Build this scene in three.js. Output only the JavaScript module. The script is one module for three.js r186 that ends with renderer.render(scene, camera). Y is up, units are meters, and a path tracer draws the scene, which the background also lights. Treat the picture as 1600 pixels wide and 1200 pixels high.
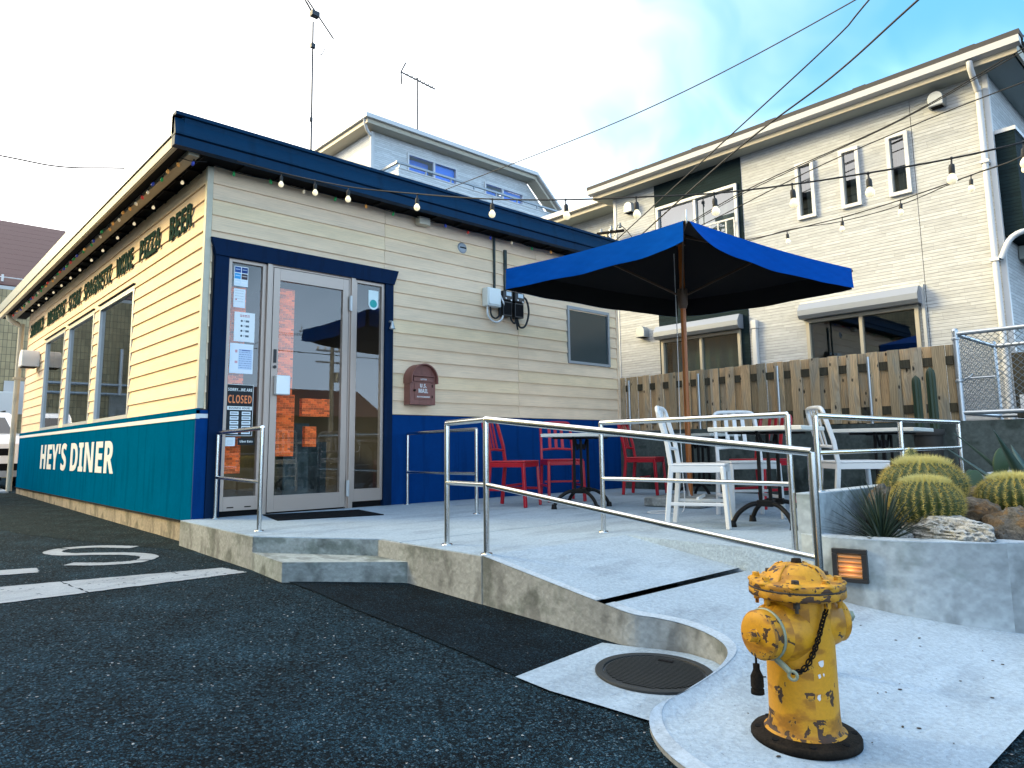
import * as THREE from 'three';
import { mergeGeometries, mergeVertices, toCreasedNormals } from 'three/addons/utils/BufferGeometryUtils.js';
import { RoundedBoxGeometry } from 'three/addons/geometries/RoundedBoxGeometry.js';
import { TextGeometry } from 'three/addons/geometries/TextGeometry.js';
import { FontLoader } from 'three/addons/loaders/FontLoader.js';

// ---------- camera, sky, sun, exposure ----------
const scene = new THREE.Scene();
const F = 1104, FULL_H = 1288;                       // focal length and uncropped height in photograph pixels
const camera = new THREE.PerspectiveCamera(2 * Math.atan(FULL_H / 2 / F) * 180 / Math.PI, 1600 / FULL_H, 0.05, 400);
camera.position.set(0, 1, 0);
camera.rotation.order = 'YXZ';
const RAD = Math.PI / 180;
camera.rotation.set(7.46 * RAD, -42.45 * RAD, -0.67 * RAD);
camera.setViewOffset(1600, FULL_H, 0, 88, 1600, 1200);
scene.add(camera);

const renderer = new THREE.WebGLRenderer();
renderer.toneMapping = THREE.LinearToneMapping;
renderer.toneMappingExposure = 3.25;
renderer.shadowMap.enabled = true;

const SUN = new THREE.Vector3(-0.58, 0.35, -0.73).normalize();
const sun = new THREE.DirectionalLight(new THREE.Color(1.0, 0.77, 0.32), 2.0);
sun.position.copy(SUN).multiplyScalar(60).add(new THREE.Vector3(4, 0, -4));
sun.target.position.set(4, 0, -4);
sun.castShadow = true; sun.shadow.radius = 42; sun.shadow.mapSize.set(2048, 2048);
Object.assign(sun.shadow.camera, { left: -40, right: 40, top: 40, bottom: -40, near: 1, far: 150 });
scene.add(sun, sun.target);

// ---------- random and noise ----------
let seed = 7;
const rnd = () => { seed = (seed * 1664525 + 1013904223) >>> 0; return seed / 4294967296; };
const rr = (a, b) => a + (b - a) * rnd();
const hash = (x, y, s) => { let h = (x * 374761393 + y * 668265263 + s * 974634777) | 0; h = Math.imul(h ^ (h >>> 13), 1274126177); return ((h ^ (h >>> 16)) >>> 0) / 4294967296; };
const mod = (a, n) => ((a % n) + n) % n;
function vnoise(x, y, px, py, s) {                    // tileable value noise with period px, py
  const x0 = Math.floor(x), y0 = Math.floor(y), fx = x - x0, fy = y - y0;
  const u = fx * fx * (3 - 2 * fx), v = fy * fy * (3 - 2 * fy);
  const a = mod(x0, px), b = mod(x0 + 1, px), c = mod(y0, py), d = mod(y0 + 1, py);
  return (hash(a, c, s) * (1 - u) + hash(b, c, s) * u) * (1 - v) + (hash(a, d, s) * (1 - u) + hash(b, d, s) * u) * v;
}
function fbm(u, v, px, py, oct, s) { let t = 0, a = 0.5, n = 0; for (let i = 0; i < oct; i++) { t += a * vnoise(u * px, v * py, px, py, s + i * 17); n += a; a *= 0.5; px *= 2; py *= 2; } return t / n; }
const clamp = (x, a = 0, b = 1) => Math.min(b, Math.max(a, x));
const sst = (a, b, x) => { const t = clamp((x - a) / (b - a)); return t * t * (3 - 2 * t); };
const mix = (a, b, t) => a + (b - a) * t;
function noise3(x, y, z, s = 3) { return (vnoise(x, y, 4096, 4096, s) + vnoise(y + 31.7, z + 11.3, 4096, 4096, s + 5) + vnoise(z + 71.1, x + 43.9, 4096, 4096, s + 9)) / 3; }

// sky: thin bright veil towards the low sun, blue away from it above low haze added for fill, wisps between
{
  const W = 2048, H = 1024, data = new Float32Array(W * H * 4);
  const d = new THREE.Vector3();
  for (let j = 0; j < H; j++) for (let i = 0; i < W; i++) {
    const u = (i + 0.5) / W, v = (j + 0.5) / H;
    const az = (u - 0.5) * 2 * Math.PI, el = (v - 0.5) * Math.PI;
    d.set(Math.cos(el) * Math.cos(az), Math.sin(el), Math.cos(el) * Math.sin(az));
    const ang = Math.acos(clamp(d.dot(SUN), -1, 1)) / RAD;
    const e = Math.max(0, d.y);
    const k = Math.pow(e, 0.55);
    let r = mix(0.18, 0.018, k), g = mix(0.36, 0.15, k), b = mix(0.48, 0.33, k);
    const wx = (fbm(u, v, 40, 20, 4, 17) - 0.5) * 0.05, wy = (fbm(u, v, 40, 20, 4, 19) - 0.5) * 0.05; const wisp = fbm(u + wx, v + wy, 20, 10, 5, 11) * 0.5 + fbm(u + v * 0.35 + wx, v + wy, 56, 18, 6, 91) * 0.5;
    let veil = sst(98, 50, ang + (wisp - 0.5) * 24);
    veil = Math.max(veil, sst(0.53, 0.70, wisp) * 0.4 * sst(0.0, 0.25, e));
    const fillHaze = sst(0.46, 0.08, e + (wisp - 0.5) * 0.3) * 0.9, away = sst(60, 105, ang); r = mix(r, mix(1.0, 0.95, away), fillHaze); g = mix(g, mix(1.0, 1.26, away), fillHaze); b = mix(b, mix(1.0, 1.62, away), fillHaze);  // bright low haze all round, added to fill the shaded fronts
    const glow = Math.exp(-ang / 26) * 1.6;
    const w = 0.78 + glow;
    r = mix(r, w, veil); g = mix(g, w * 0.985, veil); b = mix(b, w * 0.97, veil);
    if (d.y < 0) { const q = sst(0, -0.1, d.y); r = mix(r, 0.18, q); g = mix(g, 0.2, q); b = mix(b, 0.22, q); }
    const o = (j * W + i) * 4; data[o] = r; data[o + 1] = g; data[o + 2] = b; data[o + 3] = 1;
  }
  const sky = new THREE.DataTexture(data, W, H, THREE.RGBAFormat, THREE.FloatType);
  sky.mapping = THREE.EquirectangularReflectionMapping; sky.magFilter = THREE.LinearFilter; sky.minFilter = THREE.LinearFilter; sky.needsUpdate = true;
  scene.background = sky; scene.environment = sky;
  scene.backgroundIntensity = 1; scene.environmentIntensity = 1;
}

// ---------- textures ----------
function tex(w, h, fn, srgb = true) {
  const a = new Uint8Array(w * h * 4);
  for (let j = 0; j < h; j++) for (let i = 0; i < w; i++) {
    const c = fn(i / w, j / h, i, j), o = (j * w + i) * 4;
    if (typeof c === 'number') a[o] = a[o + 1] = a[o + 2] = clamp(c) * 255; else { a[o] = clamp(c[0]) * 255; a[o + 1] = clamp(c[1]) * 255; a[o + 2] = clamp(c[2]) * 255; }
    a[o + 3] = 255;
  }
  const t = new THREE.DataTexture(a, w, h); t.wrapS = t.wrapT = THREE.RepeatWrapping; t.magFilter = THREE.LinearFilter; t.minFilter = THREE.LinearMipmapLinearFilter; t.generateMipmaps = true;
  if (srgb) t.colorSpace = THREE.SRGBColorSpace; t.needsUpdate = true; return t;
}
const rep = (t, x, y = x) => { const c = t.clone(); c.repeat.set(x, y); c.needsUpdate = true; return c; };
function pair(w, h, fn) {                              // colour and height in one pass; fn -> [r, g, b, height]
  const hs = new Float32Array(w * h);
  const c = tex(w, h, (u, v, i, j) => { const q = fn(u, v, i, j); hs[j * w + i] = q[3]; return q; });
  return [c, tex(w, h, (u, v, i, j) => hs[j * w + i], false)];
}
// asphalt: packed stones seen from above, each with its own tone (1.2 m tile)
function cells(u, v, n, s) {
  const x = u * n, y = v * n, xi = Math.floor(x), yi = Math.floor(y); let d1 = 9, d2 = 9, id = 0;
  for (let a = -1; a <= 1; a++) for (let b = -1; b <= 1; b++) {
    const cx = mod(xi + a, n), cy = mod(yi + b, n), px = xi + a + hash(cx, cy, s), py = yi + b + hash(cx, cy, s + 1);
    const d = (px - x) ** 2 + (py - y) ** 2; if (d < d1) { d2 = d1; d1 = d; id = hash(cx, cy, s + 2); } else if (d < d2) d2 = d;
  }
  return [Math.sqrt(d1), Math.sqrt(d2), id];
}
const [asphMap, asphBump] = pair(1024, 1024, (u, v) => {
  const [d1, d2, id] = cells(u, v, 128, 5), edge = sst(0, 0.25, d2 - d1), n = fbm(u, v, 6, 6, 5, 21), m = fbm(u, v, 2, 2, 3, 55);
  let t = 0.178 + 0.20 * (id - 0.5) + 0.10 * (n - 0.5) + 0.06 * (m - 0.5); t *= 0.38 + 0.62 * edge;
  let w = 0; if (id > 0.9975) { t += 0.22 * edge; w = 1; } else if (id > 0.93) { t += 0.05 * edge; w = 0.4; }
  return [t * mix(0.60, 1, w), t * mix(0.97, 1, w), t * mix(1.16, 1, w), edge * (0.4 + 0.6 * id) * 0.8 + n * 0.2];
});
const [concMap, concBump] = pair(1024, 1024, (u, v) => {
  const n = fbm(u, v, 4, 4, 6, 31), f = fbm(u, v, 150, 150, 2, 41), st = fbm(u + 0.1 * n, v, 3, 9, 5, 77), br = fbm(u, v, 14, 90, 4, 63);
  let t = 0.82 + 0.08 * (n - 0.5) + 0.13 * (f - 0.5) + 0.05 * (br - 0.5) + 0.10 * (hash(Math.floor(u * 1024), Math.floor(v * 1024), 9) - 0.5); t -= 0.06 * sst(0.56, 0.72, st);
  const spk = hash(Math.floor(u * 512), Math.floor(v * 512), 3); if (spk > 0.997) t -= 0.22;
  return [t * 0.965, t * 1.0, t * 1.03, f * 0.6 + br * 0.2 + (spk > 0.99 ? -0.3 : 0) + 0.2];
});
const [oldConcMap, oldConcBump] = pair(1024, 512, (u, v) => {      // stained vertical concrete with moss and drips
  const n = fbm(u, v, 5, 4, 6, 131), f = fbm(u, v, 80, 40, 3, 141), st = fbm(u + 0.05 * n, v, 16, 3, 5, 177), mo = fbm(u, v, 9, 6, 5, 205);
  const t = 0.74 + 0.20 * (n - 0.5) + 0.18 * (f - 0.5); const k = sst(0.5, 0.72, st) * 0.20, g = sst(0.56, 0.74, mo) * 0.20;
  const q = t * (1 - k) * (1 - g);
  return [q * (1.0 - g * 0.1), q * (0.992 + g * 0.02), q * (0.965 - g * 0.08), f * 0.6 + n * 0.4];
});
const [sidingMap, sidingBump] = pair(512, 512, (u, v) => {         // embossed wood grain running along u
  const w = fbm(u, v, 3, 26, 4, 301), g = fbm(u + 0.04 * w, v, 6, 120, 3, 311), n = fbm(u, v, 5, 5, 4, 321);
  const ring = 0.5 + 0.5 * Math.sin((v * 22 + w * 5) * 6.283);
  const t = 0.94 + 0.10 * (n - 0.5) + 0.10 * (g - 0.5) - 0.025 * ring;
  return [t, t * 0.995, t * 0.985, g * 0.7 + ring * 0.3];
});
const [woodMap, woodBump] = pair(512, 1024, (u, v) => {            // fence boards: grain along v, knots
  let wob = fbm(u, v, 3, 4, 4, 401) * 0.9, kn = 0;
  for (let i = 0; i < 9; i++) { const kx = hash(i, 1, 8), ky = hash(i, 2, 8), dx = u - kx, dy = (v - ky) * 2.4, d = Math.sqrt(dx * dx + dy * dy); kn = Math.max(kn, sst(0.035 + 0.02 * hash(i, 3, 8), 0.012, d)); wob += 0.28 * Math.exp(-d * d * 260); }
  const ring = 0.5 + 0.5 * Math.sin((u * 13 + wob * 6) * 6.283), g = fbm(u, v, 90, 7, 3, 421), n = fbm(u, v, 3, 5, 4, 431), gr = sst(0.5, 0.7, fbm(u, v, 4, 3, 4, 441));
  let t = 0.76 + 0.10 * (ring - 0.5) + 0.14 * (g - 0.5) + 0.16 * (n - 0.5); t = mix(t, 0.20, kn);
  return [mix(t * 1.0, t * 0.88, gr), mix(t * 0.89, t * 0.85, gr), mix(t * 0.72, t * 0.77, gr), g * 0.5 + ring * 0.3 - kn * 0.3 + 0.2];
});
const [tileMap, tileBump] = pair(1024, 1024, (u, v) => {           // ceramic siding: thin split-face strips (2 m wide, 1.2 m tall)
  const rows = 26, y = v * rows, r = Math.floor(y), fy = y - r; const x = mod(u * 4 + hash(r, 3, 1) * 4, 4);
  const b = Math.floor(x), fx = x - b, id = hash(r, b, 71);
  const j = Math.min(sst(0, 0.10, fy), sst(1, 0.90, fy)) * mix(0.6, 1, Math.min(sst(0, 0.008, fx), sst(1, 0.992, fx)));
  const n = fbm(u, v, 30, 60, 4, 501), f = fbm(u, v, 6, 80, 3, 511);
  const t = (0.88 + 0.07 * (id - 0.5) + 0.12 * (n - 0.5) + 0.10 * (f - 0.5)) * mix(0.76, 1, j);
  return [t, t * 0.995, t * 0.985, j * (0.55 + 0.25 * id) + 0.2 * n];
});
const [brickMap, brickBump] = pair(512, 512, (u, v) => {           // small bricks, seen only through or in glass (1 m)
  const rows = 14, y = v * rows, r = Math.floor(y), fy = y - r; const x = mod(u * 5 + (r % 2) * 0.5, 5), b = Math.floor(x), fx = x - b, id = hash(r, b, 81);
  const j = Math.min(sst(0, 0.12, fy), sst(1, 0.88, fy)) * Math.min(sst(0, 0.05, fx), sst(1, 0.95, fx)), n = fbm(u, v, 40, 40, 3, 601);
  const t = 0.75 + 0.35 * (id - 0.5) + 0.2 * (n - 0.5);
  return [mix(0.85, t * 1.05, j), mix(0.62, t * 0.58, j), mix(0.42, t * 0.32, j), j];
});
const [wallTileMap, wallTileBump] = pair(512, 512, (u, v) => {     // far beige facade tiles (1 m)
  const y = v * 5, r = Math.floor(y), fy = y - r, x = u * 10, b = Math.floor(x), fx = x - b, id = hash(r, b, 91), n = fbm(u, v, 5, 5, 3, 611);
  const j = Math.min(sst(0, 0.05, fy), sst(1, 0.95, fy), sst(0, 0.09, fx), sst(1, 0.91, fx)), t = 0.78 + 0.12 * (id - 0.5) + 0.1 * (n - 0.5);
  return [mix(0.42, t, j), mix(0.40, t * 0.93, j), mix(0.33, t * 0.74, j), j];
});
function chipped(amount, sd) {                                       // old yellow enamel with chips down to brown rust
  return pair(1024, 1024, (u, v) => {
    const wu = (fbm(u, v, 12, 12, 4, sd + 7) - 0.5) * 0.09, wv = (fbm(u, v, 12, 12, 4, sd + 9) - 0.5) * 0.09; const n = fbm(u + wu, v + wv, 16, 16, 6, sd), m = fbm(u + wv, v + wu, 4, 4, 4, sd + 40), q = n * 0.62 + m * 0.38, f = fbm(u, v, 60, 60, 3, sd + 80), gr = fbm(u, v, 5, 9, 5, sd + 60);
    const c = sst(0.5 + amount, 0.515 + amount, q), rim = sst(0.485 + amount, 0.5 + amount, q) * (1 - c), k = 1 - 0.22 * sst(0.5, 0.75, gr) - 0.10 * (f - 0.5);
    let r = 0.86 * k, g = 0.63 * k * (1 - 0.06 * sst(0.5, 0.7, gr)), b = 0.06 * k;
    r = mix(r, 0.97, rim * 0.4); g = mix(g, 0.80, rim * 0.4); b = mix(b, 0.3, rim * 0.4);
    const rust = [0.23 + 0.14 * f, 0.17 + 0.07 * f, 0.11 + 0.03 * f];
    return [mix(r, rust[0], c), mix(g, rust[1], c), mix(b, rust[2], c), 0.8 - 0.6 * c + 0.12 * f];
  });
}
const [hydMap, hydBump] = chipped(0.15, 701), [hydMap2, hydBump2] = chipped(0.075, 771), [hydMap3, hydBump3] = chipped(0.015, 741);
const [rustMap, rustBump] = pair(512, 512, (u, v) => { const n = fbm(u, v, 6, 6, 5, 801), f = fbm(u, v, 50, 50, 3, 811); const t = 0.20 + 0.16 * (n - 0.5) + 0.12 * (f - 0.5); return [t * 1.12, t * 1.0, t * 0.86, f * 0.6 + n * 0.4]; });
const [rockMap, rockBump] = pair(512, 512, (u, v) => { const n = fbm(u, v, 7, 7, 6, 821), f = fbm(u, v, 40, 40, 3, 831), m = fbm(u, v, 4, 4, 4, 841); const t = 0.55 + 0.5 * (n - 0.5) + 0.25 * (f - 0.5), o = sst(0.5, 0.65, m); return [mix(t, t * 1.05, o), mix(t * 0.97, t * 0.86, o), mix(t * 0.92, t * 0.62, o), n * 0.6 + f * 0.4]; });
const [plainMap, plainBump] = pair(512, 512, (u, v) => { const n = fbm(u, v, 5, 5, 5, 851), f = fbm(u, v, 50, 50, 3, 861), s = fbm(u, v, 22, 2, 4, 871); const t = 0.92 + 0.08 * (n - 0.5) + 0.05 * (f - 0.5) - 0.08 * sst(0.55, 0.75, s); return [t, t, t, f * 0.6 + n * 0.4]; });
const [clothMap, clothBump] = pair(512, 512, (u, v, i, j) => { const n = fbm(u, v, 4, 4, 5, 881), w = ((i & 2) ^ (j & 2)) ? 1 : 0; const t = 0.9 + 0.12 * (n - 0.5) - 0.03 * w; return [t, t, t, w * 0.4 + 0.6 * n]; });

// ---------- materials ----------
const C = (r, g, b) => new THREE.Color().setRGB(r, g, b);
const M = (r, g, b, rough = 0.7, o = {}) => new THREE.MeshStandardMaterial({ color: C(r, g, b), roughness: rough, ...o });
const P = (r, g, b, rough, o) => new THREE.MeshPhysicalMaterial({ color: C(r, g, b), roughness: rough, ...o });
const tx = (map, bump, sx, sy, bs) => ({ map: rep(map, sx, sy), bumpMap: rep(bump, sx, sy), bumpScale: bs });
const m = {
  asphalt: P(1.75, 1.75, 1.75, 0.95, { specularIntensity: 0.12, ...tx(asphMap, asphBump, 1 / 1.1, 1 / 1.1, 0.007), vertexColors: true }),
  asphaltNew: P(0.5, 0.55, 0.6, 0.95, { specularIntensity: 0.12, ...tx(asphMap, asphBump, 1 / 0.8, 1 / 0.8, 0.002) }),
  paint: M(0.52, 0.55, 0.58, 0.8, tx(concMap, asphBump, 1, 1, 0.003)),
  conc: P(0.50, 0.585, 0.66, 0.9, { specularIntensity: 0.4, ...tx(concMap, concBump, 0.6, 0.6, 0.004) }),
  concSmooth: M(0.60, 0.66, 0.71, 0.8, tx(concMap, concBump, 0.7, 0.7, 0.001)),
  concSide: M(0.52, 0.56, 0.59, 0.9, tx(oldConcMap, oldConcBump, 0.7, 1.4, 0.004)),
  concStep: M(0.50, 0.58, 0.62, 0.88, tx(oldConcMap, oldConcBump, 0.8, 1.6, 0.003)),
  concPlanter: M(0.60, 0.71, 0.82, 0.88, tx(oldConcMap, oldConcBump, 0.45, 0.9, 0.003)),
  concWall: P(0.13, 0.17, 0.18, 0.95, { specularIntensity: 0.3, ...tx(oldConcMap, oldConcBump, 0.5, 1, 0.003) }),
  foundation: M(0.58, 0.50, 0.40, 0.9, tx(oldConcMap, oldConcBump, 0.7, 1.4, 0.004)),
  siding: [0, 1, 2, 3].map((i) => M(0.96 + 0.01 * i, 0.72 + 0.012 * i, 0.49 + 0.018 * (i % 3), 0.75, tx(sidingMap, sidingBump, 0.6 + 0.07 * i, 2.2, 0.0012))),
  cream: M(0.66, 0.60, 0.46, 0.6, tx(plainMap, plainBump, 0.8, 0.8, 0.0005)),
  beige: M(0.46, 0.40, 0.29, 0.6, tx(plainMap, plainBump, 0.8, 0.8, 0.0005)),
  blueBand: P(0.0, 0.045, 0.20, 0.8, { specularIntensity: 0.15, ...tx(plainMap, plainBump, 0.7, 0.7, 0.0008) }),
  blueBandSunlit: P(0.0, 0.11, 0.235, 1, { specularIntensity: 0, ...tx(plainMap, plainBump, 0.7, 0.7, 0.0008) }),  // the front blue with warm side light mixed into its colour
  navy: P(0.0, 0.016, 0.058, 0.7, { specularIntensity: 0.25, ...tx(plainMap, plainBump, 1.2, 1.2, 0.0006) }),
  whiteTrim: M(0.68, 0.69, 0.69, 0.55),
  roofBlue: P(0.0, 0.034, 0.088, 0.6, { specularIntensity: 0.25, ...tx(plainMap, plainBump, 0.5, 0.5, 0.0005) }),
  roofPale: M(0.24, 0.28, 0.32, 0.45, { metalness: 0.4 }),
  black: P(0.008, 0.008, 0.009, 0.85, { specularIntensity: 0.2 }),
  blackGloss: M(0.010, 0.010, 0.011, 0.42),
  rubber: P(0.008, 0.011, 0.015, 0.95, { specularIntensity: 0.15, ...tx(clothMap, clothBump, 3, 3, 0.002) }),
  alu: M(0.42, 0.34, 0.29, 0.42, { metalness: 0.55 }),
  aluGrey: M(0.50, 0.52, 0.53, 0.4, { metalness: 0.6 }),
  steel: M(0.60, 0.61, 0.60, 0.2, { metalness: 1 }),
  galv: M(0.42, 0.46, 0.50, 0.38, { metalness: 0.85 }),
  glass: P(1, 1, 1, 0.01, { transmission: 1, thickness: 0, ior: 1.72 }),
  glassDark: P(0.34, 0.40, 0.43, 0.01, { transmission: 1, thickness: 0, ior: 2.1 }),
  frosted: P(0.035, 0.075, 0.085, 0.2, { transmission: 0.5, thickness: 0, ior: 1.5 }),
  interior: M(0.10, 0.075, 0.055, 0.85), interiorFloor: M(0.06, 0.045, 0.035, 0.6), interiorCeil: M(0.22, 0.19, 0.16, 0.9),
  brick: M(1.5, 0.86, 0.5, 0.9, tx(brickMap, brickBump, 3.4, 3.4, 0.004)),
  red: M(0.40, 0.005, 0.018, 0.32), white: M(0.62, 0.64, 0.66, 0.34), tableTop: M(0.64, 0.63, 0.58, 0.4),
  iron: P(0.006, 0.006, 0.007, 0.5, { specularIntensity: 0.4 }),
  canvas: P(0.0, 0.085, 0.44, 0.95, { specularIntensity: 0.1, ...tx(clothMap, clothBump, 2, 2, 0.0006) }),
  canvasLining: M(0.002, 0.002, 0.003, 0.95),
  pole: M(0.75, 0.27, 0.065, 0.4, tx(woodMap, woodBump, 4, 0.8, 0.0004)),
  poleDark: M(0.08, 0.045, 0.025, 0.5),
  fence: [[0.80, 0.75, 0.70], [0.94, 0.84, 0.74], [0.60, 0.60, 0.58], [0.98, 0.90, 0.82]].map((c) => M(c[0], c[1], c[2], 0.88, tx(woodMap, woodBump, 3.3, 0.62, 0.002))),
  fenceRail: M(0.09, 0.10, 0.095, 0.9, tx(woodMap, woodBump, 2, 0.5, 0.002)),
  houseWall: M(0.54, 0.57, 0.60, 0.8, tx(tileMap, tileBump, 1 / 2, 1 / 1.2, 0.006)),
  houseDark: P(0.010, 0.024, 0.030, 0.85, { specularIntensity: 0.25, ...tx(tileMap, tileBump, 1 / 2, 1 / 1.2, 0.006) }),
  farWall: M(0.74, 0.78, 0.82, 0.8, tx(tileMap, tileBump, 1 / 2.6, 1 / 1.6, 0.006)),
  houseTrim: M(0.40, 0.36, 0.28, 0.55), houseWhite: M(0.54, 0.55, 0.56, 0.45), soffit: M(0.27, 0.30, 0.29, 0.7),
  roofTile: M(0.035, 0.034, 0.036, 0.8), shutter: M(0.22, 0.25, 0.30, 0.4, { metalness: 0.3 }), ventGrey: M(0.30, 0.33, 0.36, 0.5, { metalness: 0.4 }),
  maroon: M(0.075, 0.026, 0.026, 0.6), wallTile: M(0.62, 0.60, 0.56, 0.6, tx(wallTileMap, wallTileBump, 0.9, 0.9, 0.003)),
  yellow: M(0.74, 0.70, 0.62, 0.55, tx(hydMap, hydBump, 3.2, 3.2, 0.0016)), yellowWorn: M(0.74, 0.70, 0.62, 0.6, tx(hydMap2, hydBump2, 3.4, 3.4, 0.0022)),
  rust: M(1, 1, 1, 0.85, tx(rustMap, rustBump, 4, 4, 0.003)), rustDark: P(0.30, 0.28, 0.26, 0.85, { specularIntensity: 0.3, ...tx(rustMap, rustBump, 4, 4, 0.002) }), brass: M(0.24, 0.27, 0.20, 0.55, { metalness: 0.4 }),
  mailbox: M(0.27, 0.105, 0.083, 0.55, tx(plainMap, plainBump, 2, 2, 0.0008)),
  rockGrey: M(0.26, 0.27, 0.28, 0.95, tx(rockMap, rockBump, 4, 4, 0.01)), rockWhite: M(1.0, 1.02, 1.04, 0.9, tx(rockMap, rockBump, 5, 5, 0.012)), rockBrown: M(0.30, 0.26, 0.21, 0.95, tx(rockMap, rockBump, 4, 4, 0.01)),
  soil: M(0.045, 0.038, 0.032, 0.95), gravel: M(0.34, 0.35, 0.34, 0.9),
  cactus: M(0.030, 0.052, 0.010, 0.6), spine: M(0.44, 0.35, 0.09, 0.55), spineTop: M(0.52, 0.48, 0.18, 0.6), columnCactus: M(0.012, 0.032, 0.014, 0.55), agave: M(0.035, 0.075, 0.065, 0.5), leafDark: M(0.014, 0.032, 0.020, 0.5), pear: M(0.024, 0.055, 0.016, 0.55),
  bulb: new THREE.MeshPhysicalMaterial({ color: C(0.95, 0.82, 0.5), roughness: 0.25, emissive: C(1.0, 0.86, 0.58), emissiveIntensity: 0.2 }),
  socket: M(0.010, 0.011, 0.012, 0.6), cable: M(0.012, 0.013, 0.015, 0.7),
  iron2: M(0.022, 0.027, 0.030, 0.55, { metalness: 0.3, ...tx(plainMap, rustBump, 3, 3, 0.001) }),
};
m.asphaltOld = P(1.6, 1.4, 1.2, 0.95, { specularIntensity: 0.12, ...tx(asphMap, asphBump, 1 / 0.9, 1 / 0.9, 0.004) }); m.antenna = M(0.03, 0.035, 0.045, 0.6); m.meshWire = M(0.16, 0.20, 0.23, 0.45, { metalness: 0.6 }); m.yellowFoot = M(0.66, 0.63, 0.58, 0.65, tx(hydMap3, hydBump3, 3.6, 3.6, 0.002)); m.rockPale = M(0.74, 0.77, 0.8, 0.9, tx(oldConcMap, rockBump, 6, 6, 0.014));

// ---------- helpers ----------
const taken = {};
const numbered = (n) => { const k = taken[n] = (taken[n] ?? -1) + 1; return k ? n + '_' + String(k).padStart(3, '0') : n; };
function shadowed(o) { o.castShadow = o.receiveShadow = true; return o; }
function thing(name, label, category, group, pos = [0, 0, 0], turn = 0) {
  const o = new THREE.Group(); o.name = numbered(name); o.position.set(...pos); o.rotation.y = turn;
  o.userData = { label, category }; if (group) o.userData.group = group; scene.add(o); return o;
}
function solo(name, label, category, geo, mat, group) { const o = shadowed(new THREE.Mesh(geo, mat)); o.name = numbered(name); o.userData = { label, category }; if (group) o.userData.group = group; scene.add(o); return o; }
function struct(name, geo, mat) { const o = shadowed(new THREE.Mesh(geo, mat)); o.name = numbered(name); o.userData = { kind: 'structure' }; scene.add(o); return o; }
function part(parent, name, geo, mat, label) { const o = shadowed(new THREE.Mesh(geo, mat)); o.name = name; if (label) o.userData.label = label; parent.add(o); return o; }
function copyOf(src, label, pos, turn, group) { const o = src.clone(); o.name = numbered(src.name.replace(/_\d{3}$/, '')); o.userData = { ...src.userData, label }; if (group) o.userData.group = group; o.position.set(...pos); o.rotation.y = turn; scene.add(o); return o; }
const V = (x, y, z) => new THREE.Vector3(x, y, z);
function uvm(g) {                                       // uv in metres by dominant normal axis (across, up)
  g = g.index ? g.toNonIndexed() : g; if (!g.attributes.normal) g.computeVertexNormals();
  const p = g.attributes.position, uv = new Float32Array(p.count * 2), a = V(), b = V(), c = V(), n = V();
  for (let i = 0; i < p.count; i += 3) {
    a.fromBufferAttribute(p, i); b.fromBufferAttribute(p, i + 1); c.fromBufferAttribute(p, i + 2); n.crossVectors(b.clone().sub(a), c.clone().sub(a));
    const X = Math.abs(n.x), Y = Math.abs(n.y), Z = Math.abs(n.z);
    [a, b, c].forEach((q, k) => { const o = (i + k) * 2; if (Y >= X && Y >= Z) { uv[o] = q.x; uv[o + 1] = q.z; } else if (X >= Z) { uv[o] = q.z; uv[o + 1] = q.y; } else { uv[o] = q.x; uv[o + 1] = q.y; } });
  }
  g.setAttribute('uv', new THREE.BufferAttribute(uv, 2)); return g;
}
const mg = (arr) => mergeGeometries(arr.map((g) => { const q = g.index ? g.toNonIndexed() : g; for (const k of Object.keys(q.attributes)) if (!['position', 'normal', 'uv'].includes(k)) q.deleteAttribute(k); return q; }));
function box(x0, x1, y0, y1, z0, z1, bev = 0) {
  const w = Math.abs(x1 - x0), h = Math.abs(y1 - y0), d = Math.abs(z1 - z0);
  const g = bev ? new RoundedBoxGeometry(w, h, d, 1, Math.min(bev, w / 2.1, h / 2.1, d / 2.1)) : new THREE.BoxGeometry(w, h, d);
  g.translate((x0 + x1) / 2, (y0 + y1) / 2, (z0 + z1) / 2); return uvm(g);
}
function bar(a, b, w, d, up = V(0, 1, 0)) {             // rectangular bar from a to b
  const A = V(...a), B = V(...b), dir = B.clone().sub(A), L = dir.length(); dir.normalize();
  let s = V().crossVectors(up, dir); if (s.lengthSq() < 1e-4) s = V().crossVectors(V(0, 0, 1), dir); s.normalize(); const t = V().crossVectors(dir, s);
  const g = new RoundedBoxGeometry(w, d, L, 1, Math.min(w, d) * 0.22); g.applyMatrix4(new THREE.Matrix4().makeBasis(s, t, dir)); const c = A.add(B).multiplyScalar(0.5); g.translate(c.x, c.y, c.z); return uvm(g);
}
function rod(a, b, r, r2 = r, seg = 12) {
  const A = V(...a), B = V(...b), dir = B.clone().sub(A), L = dir.length();
  const g = new THREE.CylinderGeometry(r2, r, L, seg, 1); g.applyQuaternion(new THREE.Quaternion().setFromUnitVectors(V(0, 1, 0), dir.normalize())); const c = A.add(B).multiplyScalar(0.5); g.translate(c.x, c.y, c.z); return g;
}
function tube(pts, r, seg = 24, rad = 8, closed = false) { return new THREE.TubeGeometry(new THREE.CatmullRomCurve3(pts.map((p) => V(...p)), closed, 'catmullrom', 0.5), seg, r, rad, closed); }
function pipe(pts, r) {                                  // straight runs with mitred round corners
  const out = []; for (let i = 0; i < pts.length - 1; i++) { out.push(rod(pts[i], pts[i + 1], r, r, 14)); }
  for (let i = 1; i < pts.length - 1; i++) { const s = new THREE.SphereGeometry(r * 1.001, 14, 10); s.translate(...pts[i]); out.push(s); } return mg(out);
}
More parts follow.
